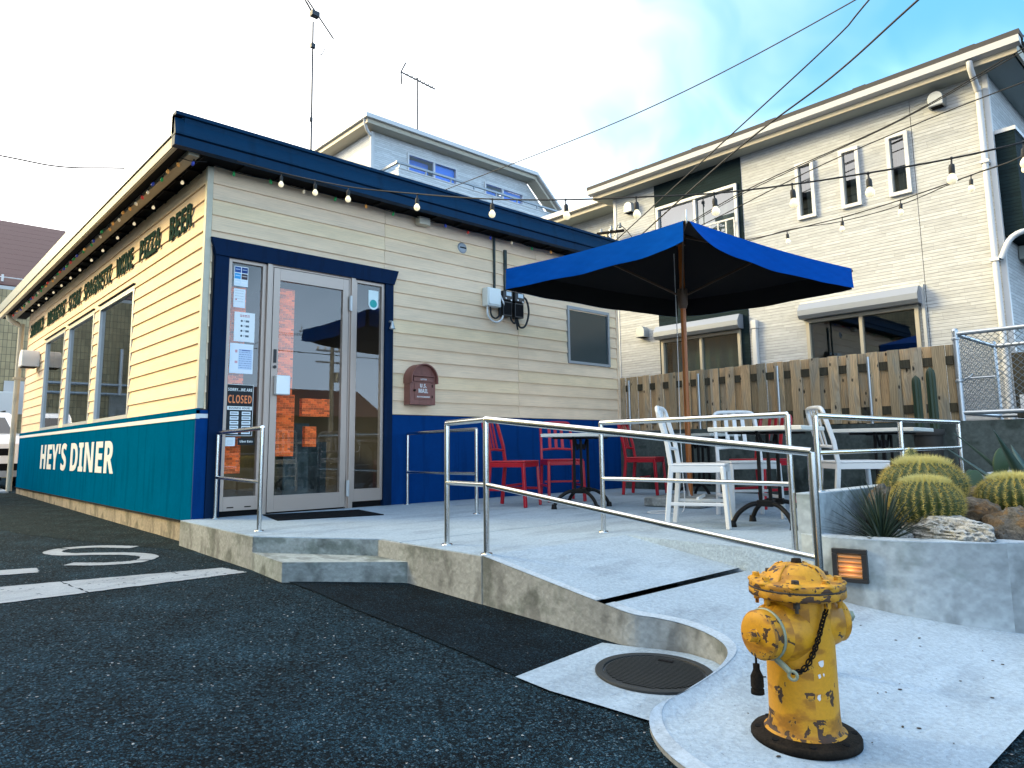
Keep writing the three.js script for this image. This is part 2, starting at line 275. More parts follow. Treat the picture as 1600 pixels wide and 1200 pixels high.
function lathe(prof, seg = 32) { return new THREE.LatheGeometry(prof.map((p) => new THREE.Vector2(p[0], p[1])), seg); }
function slab(pts, y0, y1) {                             // prism over an outline of [x, z]
  const s = new THREE.Shape(pts.map((p) => new THREE.Vector2(p[0], -p[1]))); const g = new THREE.ExtrudeGeometry(s, { depth: y1 - y0, bevelEnabled: false }); g.rotateX(-Math.PI / 2); g.translate(0, y0, 0); return uvm(g);
}
function panel(outline, holes, depth, place) {           // wall in a local x, y plane with openings; place(g) moves it
  const s = new THREE.Shape(outline.map((p) => new THREE.Vector2(...p)));
  for (const [x0, x1, y0, y1] of holes) s.holes.push(new THREE.Path([[x0, y0], [x1, y0], [x1, y1], [x0, y1]].map((p) => new THREE.Vector2(...p))));
  const g = new THREE.ExtrudeGeometry(s, { depth, bevelEnabled: false }); place(g); return uvm(g);
}
const mv = (g, x, y, z) => { g.translate(x, y, z); return g; };
// ---------- ground ----------
const gy = (z) => z > -4 ? Math.max(0, 0.06 - 0.032 * z) : Math.min(0.30, 0.188 + (-4 - z) * 0.0076);
{
  const ax = [], az = [];
  for (let v = -150; v < -12; v += 12) ax.push(v); for (let v = -12; v < 14; v += 0.22) ax.push(v); for (let v = 14; v <= 160; v += 12) ax.push(v);
  for (let v = -160; v < -22; v += 12) az.push(v); for (let v = -22; v < 6; v += 0.22) az.push(v); for (let v = 6; v <= 150; v += 12) az.push(v);
  const nx = ax.length, nz = az.length, pos = [], uv = [], col = [], idx = [];
  for (const z of az) for (const x of ax) {
    pos.push(x, gy(z), z); uv.push(x, z);
    const a = fbm(x / 64, z / 64, 40, 40, 4, 900), b = fbm(x / 64 + 0.3, z / 64, 120, 120, 3, 910);    // worn and patched tones
    const t = 0.78 + 0.5 * (a - 0.5) + 0.22 * (b - 0.5); col.push(t * 0.98, t, t * 1.02);
  }
  for (let j = 0; j < nz - 1; j++) for (let i = 0; i < nx - 1; i++) { const a = j * nx + i; idx.push(a, a + nx, a + 1, a + 1, a + nx, a + nx + 1); }
  const g = new THREE.BufferGeometry(); g.setAttribute('position', new THREE.Float32BufferAttribute(pos, 3)); g.setAttribute('uv', new THREE.Float32BufferAttribute(uv, 2)); g.setAttribute('color', new THREE.Float32BufferAttribute(col, 3)); g.setIndex(idx); g.computeVertexNormals();
  struct('ground', g, m.asphalt);
}
function sheet(pts, lift) {                              // flat marking that follows the fall of the ground
  const s = new THREE.ShapeGeometry(new THREE.Shape(pts.map((p) => new THREE.Vector2(p[0], -p[1])))); s.rotateX(-Math.PI / 2);
  const p = s.attributes.position; for (let i = 0; i < p.count; i++) p.setY(i, gy(p.getZ(i)) + lift); const g = uvm(s); g.computeVertexNormals(); return g;
}
function wornSheet(pts, lift, holes) {                   // painted sheet with chips missing
  const sh = new THREE.Shape(pts.map((p) => new THREE.Vector2(p[0], -p[1])));
  for (const [x, z, r] of holes) { const n = 6, h = []; for (let i = 0; i < n; i++) { const a = -i / n * 6.283, q = r * rr(0.5, 1.1); h.push(new THREE.Vector2(x + Math.cos(a) * q, -z + Math.sin(a) * q * 0.7)); } sh.holes.push(new THREE.Path(h)); }
  const g0 = new THREE.ShapeGeometry(sh); g0.rotateX(-Math.PI / 2); const p = g0.attributes.position; for (let i = 0; i < p.count; i++) p.setY(i, gy(p.getZ(i)) + lift); const g = uvm(g0); g.computeVertexNormals(); return g;
}
function ragged(pts, amp, n = 14) {                      // outline with uneven edges
  const out = []; for (let i = 0; i < pts.length; i++) { const a = pts[i], b = pts[(i + 1) % pts.length]; for (let k = 0; k < n; k++) { const t = k / n; out.push([mix(a[0], b[0], t) + (k ? rr(-amp, amp) : 0), mix(a[1], b[1], t) + (k ? rr(-amp, amp) : 0)]); } } return out;
}
struct('asphalt_patch', sheet(ragged([[2.02, -4.34], [2.62, -3.68], [2.58, -3.6], [2.58, -2.06], [1.93, -2.11]], 0.008, 16), 0.006), m.asphaltNew);
{ const top = (x) => -5.46 + (x - 0.28) * 0.218, bot = (x) => -4.815 + x * 0.004, chips = (x0, x1, n) => { const out = []; for (let i = 0; i < 400 && out.length < n; i++) { const x = rr(x0, x1), t = rr(0.1, 0.9), z = mix(top(x), bot(x), t), r = rr(0.004, 0.016); if (out.every(([a, b, c]) => Math.hypot(a - x, b - z) > c + r + 0.006)) out.push([x, z, r]); } return out; };
  for (const [a, b] of [[0.12, 0.985], [0.992, 1.60], [1.604, 1.92]]) struct('road_marking', wornSheet(ragged([[a, top(a)], [b, top(b)], [b + 0.05, bot(b)], [a + 0.05, bot(a)]], 0.008, 18), 0.005, chips(a + 0.06, b - 0.06, Math.round((b - a) * 55))), m.paint); }
struct('road_marking', sheet(ragged([[0.2, -6.28], [0.97, -6.02], [0.95, -5.80], [0.2, -6.02]], 0.008, 18), 0.005), m.paint);
{ // letter S painted on the asphalt
  const c = new THREE.CatmullRomCurve3([[1.76, -6.66], [1.54, -6.93], [1.32, -6.98], [1.20, -6.84], [1.25, -6.62], [1.45, -6.46], [1.64, -6.26], [1.70, -6.02], [1.56, -5.83], [1.36, -5.88], [1.17, -6.06]].map(([x, z]) => V(x, 0, z)));
  for (const [t0, t1] of [[0, 0.20], [0.212, 0.765], [0.777, 1]]) { const L = [], Rr = [], n = 40; for (let i0 = 0; i0 <= n; i0++) { const i = mix(t0, t1, i0 / n) * n; const p = c.getPoint(i / n), t = c.getTangent(i / n), w = 0.062 + rr(-0.006, 0.006); L.push([p.x + t.z * w, p.z - t.x * w]); Rr.push([p.x - t.z * w, p.z + t.x * w]); }
  const pos = [], idx = [], uv = []; for (let i = 0; i <= n; i++) for (const q of [L[i], Rr[i]]) { pos.push(q[0], gy(q[1]) + 0.005, q[1]); uv.push(q[0], q[1]); }
  for (let i = 0; i < n; i++) { const a = i * 2; idx.push(a, a + 1, a + 2, a + 1, a + 3, a + 2); }
  const g = new THREE.BufferGeometry(); g.setAttribute('position', new THREE.Float32BufferAttribute(pos, 3)); g.setAttribute('uv', new THREE.Float32BufferAttribute(uv, 2)); g.setIndex(idx); g.computeVertexNormals();
  struct('road_marking', g, m.paint); }
}
struct('asphalt_patch', sheet(ragged([[2.16, -5.75], [1.62, -7.2], [1.18, -8.6], [0.9, -12], [0.85, -16.2], [2.16, -16.2]], 0.012, 18), 0.0025), m.asphaltOld);
struct('pavement', slab([[-2, -16.6], [2.1, -16.35], [2.5, -30], [-6, -30]], 0.1, 0.315), m.concSmooth);

// concrete deck, cut by a joint, with the diagonal entrance step
const topSide = (g) => g;
const deckA = struct('deck', slab([[2.07, -6.505], [2.04, -4.89], [2.57, -4.10], [2.565, -3.876], [8.05, -3.876], [8.05, -6.505]], 0.05, 0.42), m.conc);
struct('deck', slab([[2.565, -3.864], [2.55, -3.05], [3.80, -3.05], [3.80, -1.86], [8.05, -1.86], [8.05, -3.864]], 0.05, 0.42), m.conc);
struct('deck_joint', box(2.57, 8.04, 0.30, 0.409, -3.8762, -3.8638), m.black);
// stained faces of the deck and step (render coat, 4 mm proud)
struct('deck_face', mg([slab([[2.066, -6.50], [2.036, -4.892], [2.04, -4.888], [2.07, -6.50]], 0.1, 0.414)]), m.concSide);
struct('step', slab([[2.036, -4.90], [1.99, -4.32], [2.61, -3.70], [2.575, -4.08]], 0.06, 0.312), m.concStep);
{ // riser above the step
  const a = V(2.04, 0, -4.89), b = V(2.57, 0, -4.10), n = V(-(b.z - a.z), 0, b.x - a.x).normalize(); const o = n.clone().multiplyScalar(n.x < 0 ? 0.004 : -0.004);
  struct('step_riser', slab([[a.x, a.z], [b.x, b.z], [b.x + o.x, b.z + o.z], [a.x + o.x, a.z + o.z]], 0.31, 0.414), m.concStep);
}
// ramp falling to the street, its apron round the hydrant and the manhole bay
const rampY = (z) => 0.42 - 0.147 * Math.max(0, z + 3.05);
const xL = new THREE.CatmullRomCurve3([[-3.05, 2.55], [-2.6, 2.55], [-2.2, 2.551], [-2.03, 2.56], [-1.95, 2.615], [-1.85, 2.66], [-1.75, 2.665], [-1.65, 2.635], [-1.57, 2.56], [-1.53, 2.42], [-1.515, 2.2], [-1.50, 1.97], [-1.42, 1.87], [-1.30, 1.79], [-1.1, 1.72], [-0.67, 1.60]].map(([z, x]) => V(x, 0, z)), false, 'centripetal');
const xRc = [[-3.05, 3.80], [-1.87, 3.80], [-1.65, 3.73], [-1.38, 3.80], [-1.15, 3.94], [-0.94, 4.12], [-0.67, 4.40]];
const xR = (z) => { for (let i = 0; i < xRc.length - 1; i++) if (z <= xRc[i + 1][0]) return mix(xRc[i][1], xRc[i + 1][1], (z - xRc[i][0]) / (xRc[i + 1][0] - xRc[i][0])); return 4.4; };
function apronY(x, z) {
  const flat = gy(z) + 0.014, k = mix(1, sst(2.0, 2.9, x), sst(-1.62, -1.44, z)); return mix(flat, Math.max(rampY(z), flat), k);
}
function rampSheet(s0, s1, z0, z1, lift, skirt, xa, xb) {  // rows follow the left edge; columns run to the right edge
  const n = 150, cols = 24, pos = [], uv = [], idx = []; let rows = 0;
  for (let i = 0; i <= n; i++) {
    const p = xL.getPoint(i / n); if (p.z < z0 - 1e-6 || p.z > z1 + 1e-6) continue; rows++;
    const a = xa ? xa(p) : p.x, b = xb ? xb(p) : xR(p.z);
    for (let j = 0; j <= cols; j++) { const x = mix(a, b, j / cols); pos.push(x, apronY(x, p.z) + lift, p.z); uv.push(x, p.z); }
  }
  const W = cols + 1; for (let i = 0; i < rows - 1; i++) for (let j = 0; j < cols; j++) { const a = i * W + j; idx.push(a, a + W, a + 1, a + 1, a + W, a + W + 1); }
  const g = new THREE.BufferGeometry(); g.setAttribute('position', new THREE.Float32BufferAttribute(pos, 3)); g.setAttribute('uv', new THREE.Float32BufferAttribute(uv, 2)); g.setIndex(idx); g.computeVertexNormals(); return g;
}
struct('ramp', rampSheet(0, 1, -3.05, -2.203, 0), m.conc);
struct('ramp', rampSheet(0, 1, -2.19, -0.67, 0), m.conc);
struct('ramp_joint', mg([box(2.56, 3.79, 0.20, 0.287, -2.206, -2.186)]), m.black);
struct('ramp_edge', rampSheet(0, 1, -3.05, -2.206, 0.003, 0, (p) => p.x - 0.002, (p) => p.x + 0.05), m.concSmooth);
struct('ramp_edge', rampSheet(0, 1, -2.188, -0.9, 0.003, 0, (p) => p.x - 0.002, (p) => p.x + 0.065), m.concSmooth);
{ // kerb face under the ramp's free edge
  const n = 150, pos = [], uv = [], idx = []; let L = 0, last = null;
  for (let i = 0; i <= n; i++) { const p = xL.getPoint(i / n); if (last) L += p.distanceTo(last); last = p.clone(); const y = apronY(p.x, p.z); for (const q of [y, y - 0.5]) { pos.push(p.x, q, p.z); uv.push(L, q); } }
  for (let i = 0; i < n; i++) { const a = i * 2; idx.push(a, a + 1, a + 2, a + 1, a + 3, a + 2); }
  const g = new THREE.BufferGeometry(); g.setAttribute('position', new THREE.Float32BufferAttribute(pos, 3)); g.setAttribute('uv', new THREE.Float32BufferAttribute(uv, 2)); g.setIndex(idx); g.computeVertexNormals();
  struct('kerb', g, m.concSide);
  struct('kerb', slab([[2.546, -4.10], [2.546, -3.05], [2.552, -3.05], [2.567, -4.10]], 0.05, 0.416), m.concSide);
}
{ // manhole bay and cover
  const pts = [[1.91, -2.09], [2.5, -2.16], [2.56, -2.03], [2.62, -1.93], [2.66, -1.82], [2.655, -1.70], [2.6, -1.59], [2.5, -1.53], [2.2, -1.512], [1.96, -1.50], [1.935, -1.7], [1.905, -1.9]];
  struct('pavement', sheet(pts, 0.010), m.conc);
  const mh = thing('manhole_cover', 'round dark iron manhole cover in the concrete bay beside the hydrant', 'manhole cover', null, [2.345, gy(-1.765) + 0.011, -1.765], 0.3);
  mh.rotation.x = 0.032;
  part(mh, 'rim', lathe([[0.197, 0], [0.197, 0.007], [0.2, 0.009], [0.226, 0.009], [0.229, 0.007], [0.229, 0]], 48), m.iron2);
  const bars = [new THREE.CylinderGeometry(0.194, 0.194, 0.004, 48).translate(0, 0.002, 0)];
  for (let i = -12; i <= 12; i++) { const x = i * 0.0145, h = Math.sqrt(Math.max(0, 0.185 ** 2 - x * x)); if (h > 0.02) { const t = box(x - 0.0035, x + 0.0035, 0.003, 0.008, -h, h); bars.push(t); } }
  part(mh, 'lid', mg(bars), m.iron2); part(mh, 'keyhole', box(0.13, 0.15, 0.0085, 0.0105, -0.03, 0.03), m.black);
}
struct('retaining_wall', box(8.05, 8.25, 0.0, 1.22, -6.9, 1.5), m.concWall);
{ const s = []; for (let i = 0; i < 90; i++) { const x = rr(0.3, 2.5), z = rr(-3.6, -0.9); const g = new THREE.IcosahedronGeometry(rr(0.0015, 0.0045), 0); g.scale(1.4, 0.6, 1); g.rotateY(rr(0, 6)); if (x > 1.85 && z > -2.3) continue; g.translate(x, gy(z) + 0.003, z); s.push(g); }
  const dk = []; for (let i = 0; i < 34; i++) { const z = rr(-1.45, -0.78), x = rr(1.95, 3.7); const g = new THREE.IcosahedronGeometry(rr(0.0015, 0.006), 0); g.scale(1.6, 0.5, 0.8); g.rotateY(rr(0, 6)); g.translate(x, apronY(x, z) + 0.003, z); dk.push(g); } const od = solo('leaf_litter', 'dark crumbs and bits of leaf strewn on the pale apron', 'litter', mg(dk), m.soil); od.userData.kind = 'stuff';
  const o = solo('loose_grit', 'loose grit and crumbs scattered over the ground', 'grit', mg(s), m.gravel); o.userData.kind = 'stuff'; }

// ---------- diner ----------
const ZW = -6.53, XW = 2.19, XE = 8.06, ZB = -16.05, TOP = 3.63;
const diner = thing('diner', 'single storey diner with cream lap siding, blue base and dark blue roof edge', 'diner', null, [0, 0, 0]);
const font = await new FontLoader().loadAsync('fonts/droid/droid_sans_bold.typeface.json');
const textGeo = (s, size, depth = 0.004, bold = 0) => { const g = new TextGeometry(s, { font, size, depth, curveSegments: 5, bevelEnabled: bold > 0, bevelSize: bold, bevelThickness: 0.0005, bevelSegments: 1 }); g.computeBoundingBox(); const b = g.boundingBox; g.translate(-(b.min.x + b.max.x) / 2, -(b.min.y + b.max.y) / 2, 0); g.userData = { w: b.max.x - b.min.x, h: b.max.y - b.min.y }; return g; };
function fitText(s, w, h, depth = 0.004, bold = 0) { const g = textGeo(s, 1, depth, bold); g.scale(w / g.userData.w, h / g.userData.h, 1); return g; }
{
  // structural shell with openings
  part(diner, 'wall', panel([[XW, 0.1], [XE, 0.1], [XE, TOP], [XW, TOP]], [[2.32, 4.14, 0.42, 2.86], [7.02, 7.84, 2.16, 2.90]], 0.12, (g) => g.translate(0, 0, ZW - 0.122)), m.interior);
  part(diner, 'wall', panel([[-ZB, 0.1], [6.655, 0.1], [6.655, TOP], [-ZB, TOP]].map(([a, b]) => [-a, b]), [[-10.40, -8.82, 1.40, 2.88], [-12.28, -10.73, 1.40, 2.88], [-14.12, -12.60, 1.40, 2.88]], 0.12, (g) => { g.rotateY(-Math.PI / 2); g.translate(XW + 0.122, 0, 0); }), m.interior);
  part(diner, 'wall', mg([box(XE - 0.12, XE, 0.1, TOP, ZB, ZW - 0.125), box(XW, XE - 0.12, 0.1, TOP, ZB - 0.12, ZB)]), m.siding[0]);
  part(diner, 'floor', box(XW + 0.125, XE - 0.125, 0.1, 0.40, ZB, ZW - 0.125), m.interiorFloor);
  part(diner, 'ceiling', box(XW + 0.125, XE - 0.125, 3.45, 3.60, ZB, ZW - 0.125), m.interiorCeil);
  part(diner, 'brick_wall', box(2.42, 2.60, 0.80, 2.55, -6.66, -6.60), m.brick, 'orange brick inner wall seen through the door glass');
  part(diner, 'brick_wall', box(2.84, 3.09, 1.55, 2.60, -6.66, -6.60), m.brick, 'orange brick pillar seen through the door glass');
  part(diner, 'brick_wall', box(3.20, 3.50, 1.34, 1.52, -6.66, -6.60), m.brick, 'orange brick shelf behind the door glass');
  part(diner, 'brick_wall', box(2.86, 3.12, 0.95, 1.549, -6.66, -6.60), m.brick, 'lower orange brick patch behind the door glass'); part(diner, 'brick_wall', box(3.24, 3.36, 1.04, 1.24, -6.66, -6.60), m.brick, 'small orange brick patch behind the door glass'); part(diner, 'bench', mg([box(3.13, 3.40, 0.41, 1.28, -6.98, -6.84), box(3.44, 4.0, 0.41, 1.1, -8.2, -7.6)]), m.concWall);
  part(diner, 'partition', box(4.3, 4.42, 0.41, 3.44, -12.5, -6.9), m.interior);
  // lap boards: front
  const lap = (a, b, y0, side, mat) => {                 // one board with a thick lower lip
    const g = new THREE.BoxGeometry(b - a - 0.004, 0.168, 0.012), p = g.attributes.position;
    for (let i = 0; i < p.count; i++) { if (p.getZ(i) > 0) p.setZ(i, p.getY(i) > 0 ? 0.003 : 0.021); else p.setZ(i, 0); }
    g.translate((a + b) / 2, y0 + 0.084, 0); g.computeVertexNormals();
    let q = uvm(g); { const uv = q.attributes.uv; const ox = rnd() * 5, oy = rnd() * 3; for (let i = 0; i < uv.count; i++) uv.setXY(i, uv.getX(i) + ox, uv.getY(i) + oy); }
    if (side) { q.rotateY(-Math.PI / 2); q.translate(XW, 0, 0); } else q.translate(0, 0, ZW);
    part(diner, 'siding_board', q, mat);
  };
  const cut = (a, b, y0, y1, holes) => { let seg = [[a, b]]; for (const [h0, h1, hy0, hy1] of holes) if (y0 + 0.02 < hy1 && y1 - 0.02 > hy0) seg = seg.flatMap(([p, q]) => h1 <= p || h0 >= q ? [[p, q]] : [[p, h0], [h1, q]].filter(([s, t]) => t - s > 0.01)); return seg; };
  const splitAt = (seg, xs) => seg.flatMap(([a, b]) => { const c = xs.filter((x) => x > a + 0.05 && x < b - 0.05).sort((p, q) => p - q); const e = [a, ...c, b]; return e.slice(0, -1).map((v, i) => [v, e[i + 1]]); });
  for (let k = 0; k < 15; k++) {
    const y0 = 1.38 + 0.15 * k;
    const joints = k >= 10 ? [4.08] : [6.07]; if (k > 12) joints.push(6.4);
    for (const [a, b] of splitAt(cut(XW + 0.03, XE - 0.02, y0, y0 + 0.15, [[2.24, 4.19, 0, 2.90], [6.985, 7.865, 2.14, 2.90]]), joints)) lap(a, b, y0, false, m.siding[(k * 7 + Math.round(a * 3)) % 4]);
    const jl = [-8.71, -11.5, -14.4];
    for (const [a, b] of splitAt(cut(ZB, ZW - 0.03, y0, y0 + 0.15, [[-10.42, -8.80, 1.38, 2.88], [-12.30, -10.71, 1.38, 2.88], [-14.14, -12.58, 1.38, 2.88]]), k > 9 ? jl : [-8.71])) lap(a, b, y0, true, m.siding[(k * 5 + Math.round(-a * 2)) % 4]);
  }
  part(diner, 'corner_trim', box(XW - 0.028, XW + 0.028, 1.385, TOP, ZW - 0.028, ZW + 0.028, 0.004), m.cream);
  part(diner, 'corner_trim', box(XE - 0.03, XE + 0.025, 1.385, TOP, ZW - 0.03, ZW + 0.026, 0.004), m.siding[2]);
  // blue base, front in butted panels; side base tinted teal for warm light, with its white stripe
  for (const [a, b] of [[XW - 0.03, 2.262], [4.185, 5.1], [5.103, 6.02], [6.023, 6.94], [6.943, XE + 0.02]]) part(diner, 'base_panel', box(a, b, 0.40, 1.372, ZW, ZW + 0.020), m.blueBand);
  for (const [a, b] of [[-16.05, -14.2], [-14.197, -12.4], [-12.397, -10.6], [-10.597, -8.8], [-8.797, ZW - 0.001]]) part(diner, 'base_panel', box(XW - 0.030, XW, 0.395, 1.292, a, b), m.blueBandSunlit);
  part(diner, 'base_cap', box(XW - 0.034, XW, 1.336, 1.385, ZB, ZW + 0.02), m.blueBandSunlit);
  part(diner, 'white_stripe', box(XW - 0.036, XW, 1.293, 1.335, ZB, ZW + 0.021), m.whiteTrim);
  part(diner, 'white_stripe', box(XW - 0.03, 2.26, 1.30, 1.337, ZW + 0.0205, ZW + 0.024), m.whiteTrim);
  part(diner, 'foundation', box(XW - 0.02, XW + 0.3, 0.0, 0.39, ZB, ZW + 0.02), m.foundation);
  part(diner, 'drip_flashing', box(XW - 0.045, XW, 0.385, 0.397, ZB, ZW + 0.02), m.black);
  // signs on the side wall
  const wallText = (g, z, y, out) => { g.rotateY(-Math.PI / 2); g.translate(XW - out, y, z); return g; };
  part(diner, 'lettering', wallText(fitText("HEY'S DINER", 4.55, 0.39, 0.003, 0.015), -11.48, 0.952, 0.030), m.whiteTrim, 'large white painted shop name');
  const sign = P(0.002, 0.030, 0.026, 0.9, { specularIntensity: 0.1 });
  for (const [s, z0, z1] of [['SANDWICH', -15.75, -14.45], ['BREAKFAST', -14.1, -12.62], ['STEAK', -12.42, -11.6], ['SPAGHETTI', -11.4, -9.9], ['WINE', -9.66, -8.92], ['PIZZA', -8.64, -7.87], ['BEER', -7.57, -6.88]]) {
    const g = fitText(s, z1 - z0, 0.25, 0.006, 0.018); part(diner, 'lettering', wallText(g, (z0 + z1) / 2, 3.27, 0.024), sign, 'dark green cut out letters ' + s);
  }
  // side windows
  [[-10.42, -8.80], [-12.30, -10.71], [-14.14, -12.58]].forEach(([a, b]) => {
    const fr = part(diner, 'window_frame', mg([box(XW - 0.02, XW + 0.05, 1.386, 1.43, a, b), box(XW - 0.02, XW + 0.05, 2.86, 2.92, a, b), box(XW - 0.02, XW + 0.05, 1.43, 2.86, a, a + 0.05), box(XW - 0.02, XW + 0.05, 1.43, 2.86, b - 0.05, b)]), m.aluGrey);
    const pg = new THREE.PlaneGeometry(b - a - 0.1, 1.43); pg.rotateY(-Math.PI / 2); pg.translate(XW + 0.012, 2.145, (a + b) / 2); part(fr, 'pane', pg, m.glassDark);
    part(fr, 'head_flashing', box(XW - 0.04, XW, 2.921, 2.935, a - 0.02, b + 0.02), m.black);
  });
  // front window
  const fw = part(diner, 'window_frame', mg([box(6.985, 7.865, 2.14, 2.175, ZW + 0.001, ZW + 0.035), box(6.985, 7.865, 2.895, 2.935, ZW + 0.001, ZW + 0.035), box(6.985, 7.02, 2.175, 2.895, ZW + 0.001, ZW + 0.035), box(7.83, 7.865, 2.175, 2.895, ZW + 0.001, ZW + 0.035)]), m.ventGrey);
  { const pg = new THREE.PlaneGeometry(0.81, 0.72); pg.translate(7.425, 2.535, ZW + 0.012); part(fw, 'pane', pg, m.frosted); }
  part(diner, 'shelf', mg([box(7.02, 7.84, 2.18, 2.24, -6.95, -6.72), box(7.4, 7.6, 2.24, 2.44, -6.9, -6.75), box(7.45, 7.6, 2.62, 2.75, -6.9, -6.75)]), m.concWall);
  // entrance: navy surround, door and two sidelights
  part(diner, 'door_surround', box(2.262, 2.388, 0.421, 2.81, ZW - 0.02, ZW + 0.045, 0.004), m.navy); part(diner, 'door_surround', box(4.082, 4.182, 0.421, 2.81, ZW - 0.02, ZW + 0.045, 0.004), m.navy);
  { const s = new THREE.Shape([[2.262, 2.80], [4.182, 2.80], [4.235, 2.955], [2.215, 2.955]].map((p) => new THREE.Vector2(...p))); const g = new THREE.ExtrudeGeometry(s, { depth: 0.07, bevelEnabled: true, bevelSize: 0.003, bevelThickness: 0.003, bevelSegments: 1 }); g.translate(0, 0, ZW - 0.012); part(diner, 'door_header', uvm(g), m.navy); }
  const frameOf = (x0, x1, y0, y1, st, br, z0, z1, tr = st) => mg([box(x0, x0 + st, y0, y1, z0, z1, 0.002), box(x1 - st, x1, y0, y1, z0, z1, 0.002), box(x0 + st, x1 - st, y1 - tr, y1, z0, z1, 0.002), box(x0 + st, x1 - st, y0, y0 + br, z0, z1, 0.002)]);
  const pane = (par, x0, x1, y0, y1, z) => { const g = new THREE.PlaneGeometry(x1 - x0, y1 - y0); g.translate((x0 + x1) / 2, (y0 + y1) / 2, z); return part(par, 'pane', g, m.glass); };
  const sl = part(diner, 'sidelight', frameOf(2.389, 2.755, 0.47, 2.80, 0.036, 0.125, ZW - 0.03, ZW + 0.02), m.alu); pane(sl, 2.425, 2.719, 0.595, 2.764, ZW - 0.004);
  part(sl, 'weep_slot', mg([box(2.46, 2.52, 0.495, 0.505, ZW + 0.018, ZW + 0.022), box(2.62, 2.68, 0.495, 0.505, ZW + 0.018, ZW + 0.022)]), m.black);
  const srr = part(diner, 'sidelight', frameOf(3.712, 4.080, 0.48, 2.795, 0.034, 0.125, ZW - 0.03, ZW + 0.02), m.alu); pane(srr, 3.746, 4.046, 0.605, 2.761, ZW - 0.004);
  part(diner, 'door_sill', box(2.389, 4.08, 0.421, 0.468, ZW - 0.09, ZW - 0.01), m.black);
  part(diner, 'door_frame', mg([box(2.756, 2.80, 0.421, 2.845, ZW - 0.04, ZW + 0.05, 0.003), box(3.662, 3.711, 0.421, 2.845, ZW - 0.04, ZW + 0.05, 0.003), box(2.80, 3.662, 2.795, 2.845, ZW - 0.04, ZW + 0.05, 0.003), box(2.80, 2.818, 0.421, 2.795, ZW - 0.03, ZW + 0.03), box(3.644, 3.662, 0.421, 2.795, ZW - 0.03, ZW + 0.03), box(2.818, 3.644, 2.778, 2.795, ZW - 0.03, ZW + 0.03)]), m.alu);
  const door = part(diner, 'door', frameOf(2.824, 3.638, 0.435, 2.772, 0.066, 0.150, ZW - 0.012, ZW + 0.034, 0.118), m.alu);
  pane(door, 2.89, 3.572, 0.585, 2.654, ZW + 0.012);
  part(door, 'push_box', box(2.852, 2.995, 1.53, 1.72, ZW + 0.036, ZW + 0.10, 0.012), M(0.72, 0.74, 0.74, 0.35, { metalness: 0.3 }));
  part(door, 'lock_plate', mg([box(2.842, 2.872, 1.84, 1.97, ZW + 0.034, ZW + 0.042, 0.003), rod([2.857, 1.80, ZW + 0.03], [2.857, 1.80, ZW + 0.046], 0.016)]), m.blackGloss);
  for (const y of [0.62, 2.52]) part(door, 'hinge', mg([box(3.636, 3.668, y - 0.075, y + 0.075, ZW + 0.050, ZW + 0.062, 0.002), rod([3.652, y - 0.08, ZW + 0.062], [3.652, y + 0.08, ZW + 0.062], 0.011)]), m.aluGrey);
  // roof edge, soffit and gutter
  const XO = 1.77, ZO = -6.19, XR = 8.35;
  part(diner, 'roof', box(XO + 0.08, XR, 3.80, 3.90, ZB - 0.8, ZO - 0.02), m.roofBlue);
  { // front fascia: cap, broad tilted face, lower lip
    const prof = [[0, 3.715], [0.015, 3.72], [0.015, 3.735], [-0.03, 3.875], [-0.03, 3.89], [0.005, 3.895], [0.005, 3.925], [-0.1, 3.925], [-0.1, 3.715]];
    const mk = (pr) => { const s = new THREE.Shape(pr.map(([z, y]) => new THREE.Vector2(-z, y))); const g = new THREE.ExtrudeGeometry(s, { depth: XR - XO, bevelEnabled: false }); g.rotateY(Math.PI / 2); g.translate(XO, 0, ZO); return uvm(g); };
    part(diner, 'fascia', mk(prof), m.roofBlue);
    part(diner, 'fascia', mk([[0.002, 3.622], [0.002, 3.706], [-0.08, 3.706], [-0.08, 3.622]]), m.roofBlue);
    part(diner, 'fascia_groove', box(XO + 0.002, XR, 3.700, 3.72, ZO - 0.08, ZO - 0.008), m.black);
  }
  part(diner, 'roof_flashing', box(XO, XO + 0.06, 3.735, 3.905, ZB - 0.8, ZO - 0.03), m.roofPale);
  part(diner, 'gutter', mg([box(XO + 0.012, XO + 0.022, 3.63, 3.72, ZB - 0.8, ZO - 0.09), box(XO + 0.022, XO + 0.052, 3.622, 3.632, ZB - 0.8, ZO - 0.09)]), m.beige);
  part(diner, 'gutter_gap_shade', box(XO + 0.053, XO + 0.149, 3.645, 3.655, ZB - 0.8, ZO - 0.09), m.black); part(diner, 'gutter_joint', box(XO + 0.02, XO + 0.2, 3.72, 3.734, ZB - 0.8, ZO - 0.09), m.black);  // first strip: black painted in for shade in the gap behind the gutter
  part(diner, 'eave_board', box(XO + 0.15, XO + 0.24, 3.60, 3.72, ZB - 0.7, ZO - 0.10), m.beige);
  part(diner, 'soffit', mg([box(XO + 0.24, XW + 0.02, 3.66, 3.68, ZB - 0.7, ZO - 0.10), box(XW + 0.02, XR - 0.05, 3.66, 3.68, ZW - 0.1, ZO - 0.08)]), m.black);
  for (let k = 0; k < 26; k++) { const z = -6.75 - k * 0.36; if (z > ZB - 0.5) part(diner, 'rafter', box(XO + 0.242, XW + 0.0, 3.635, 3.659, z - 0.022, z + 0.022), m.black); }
  for (let k = 0; k < 16; k++) { const x = 2.45 + k * 0.37; part(diner, 'rafter', box(x - 0.022, x + 0.022, 3.637, 3.659, ZW + 0.03, ZO - 0.082), m.black); }
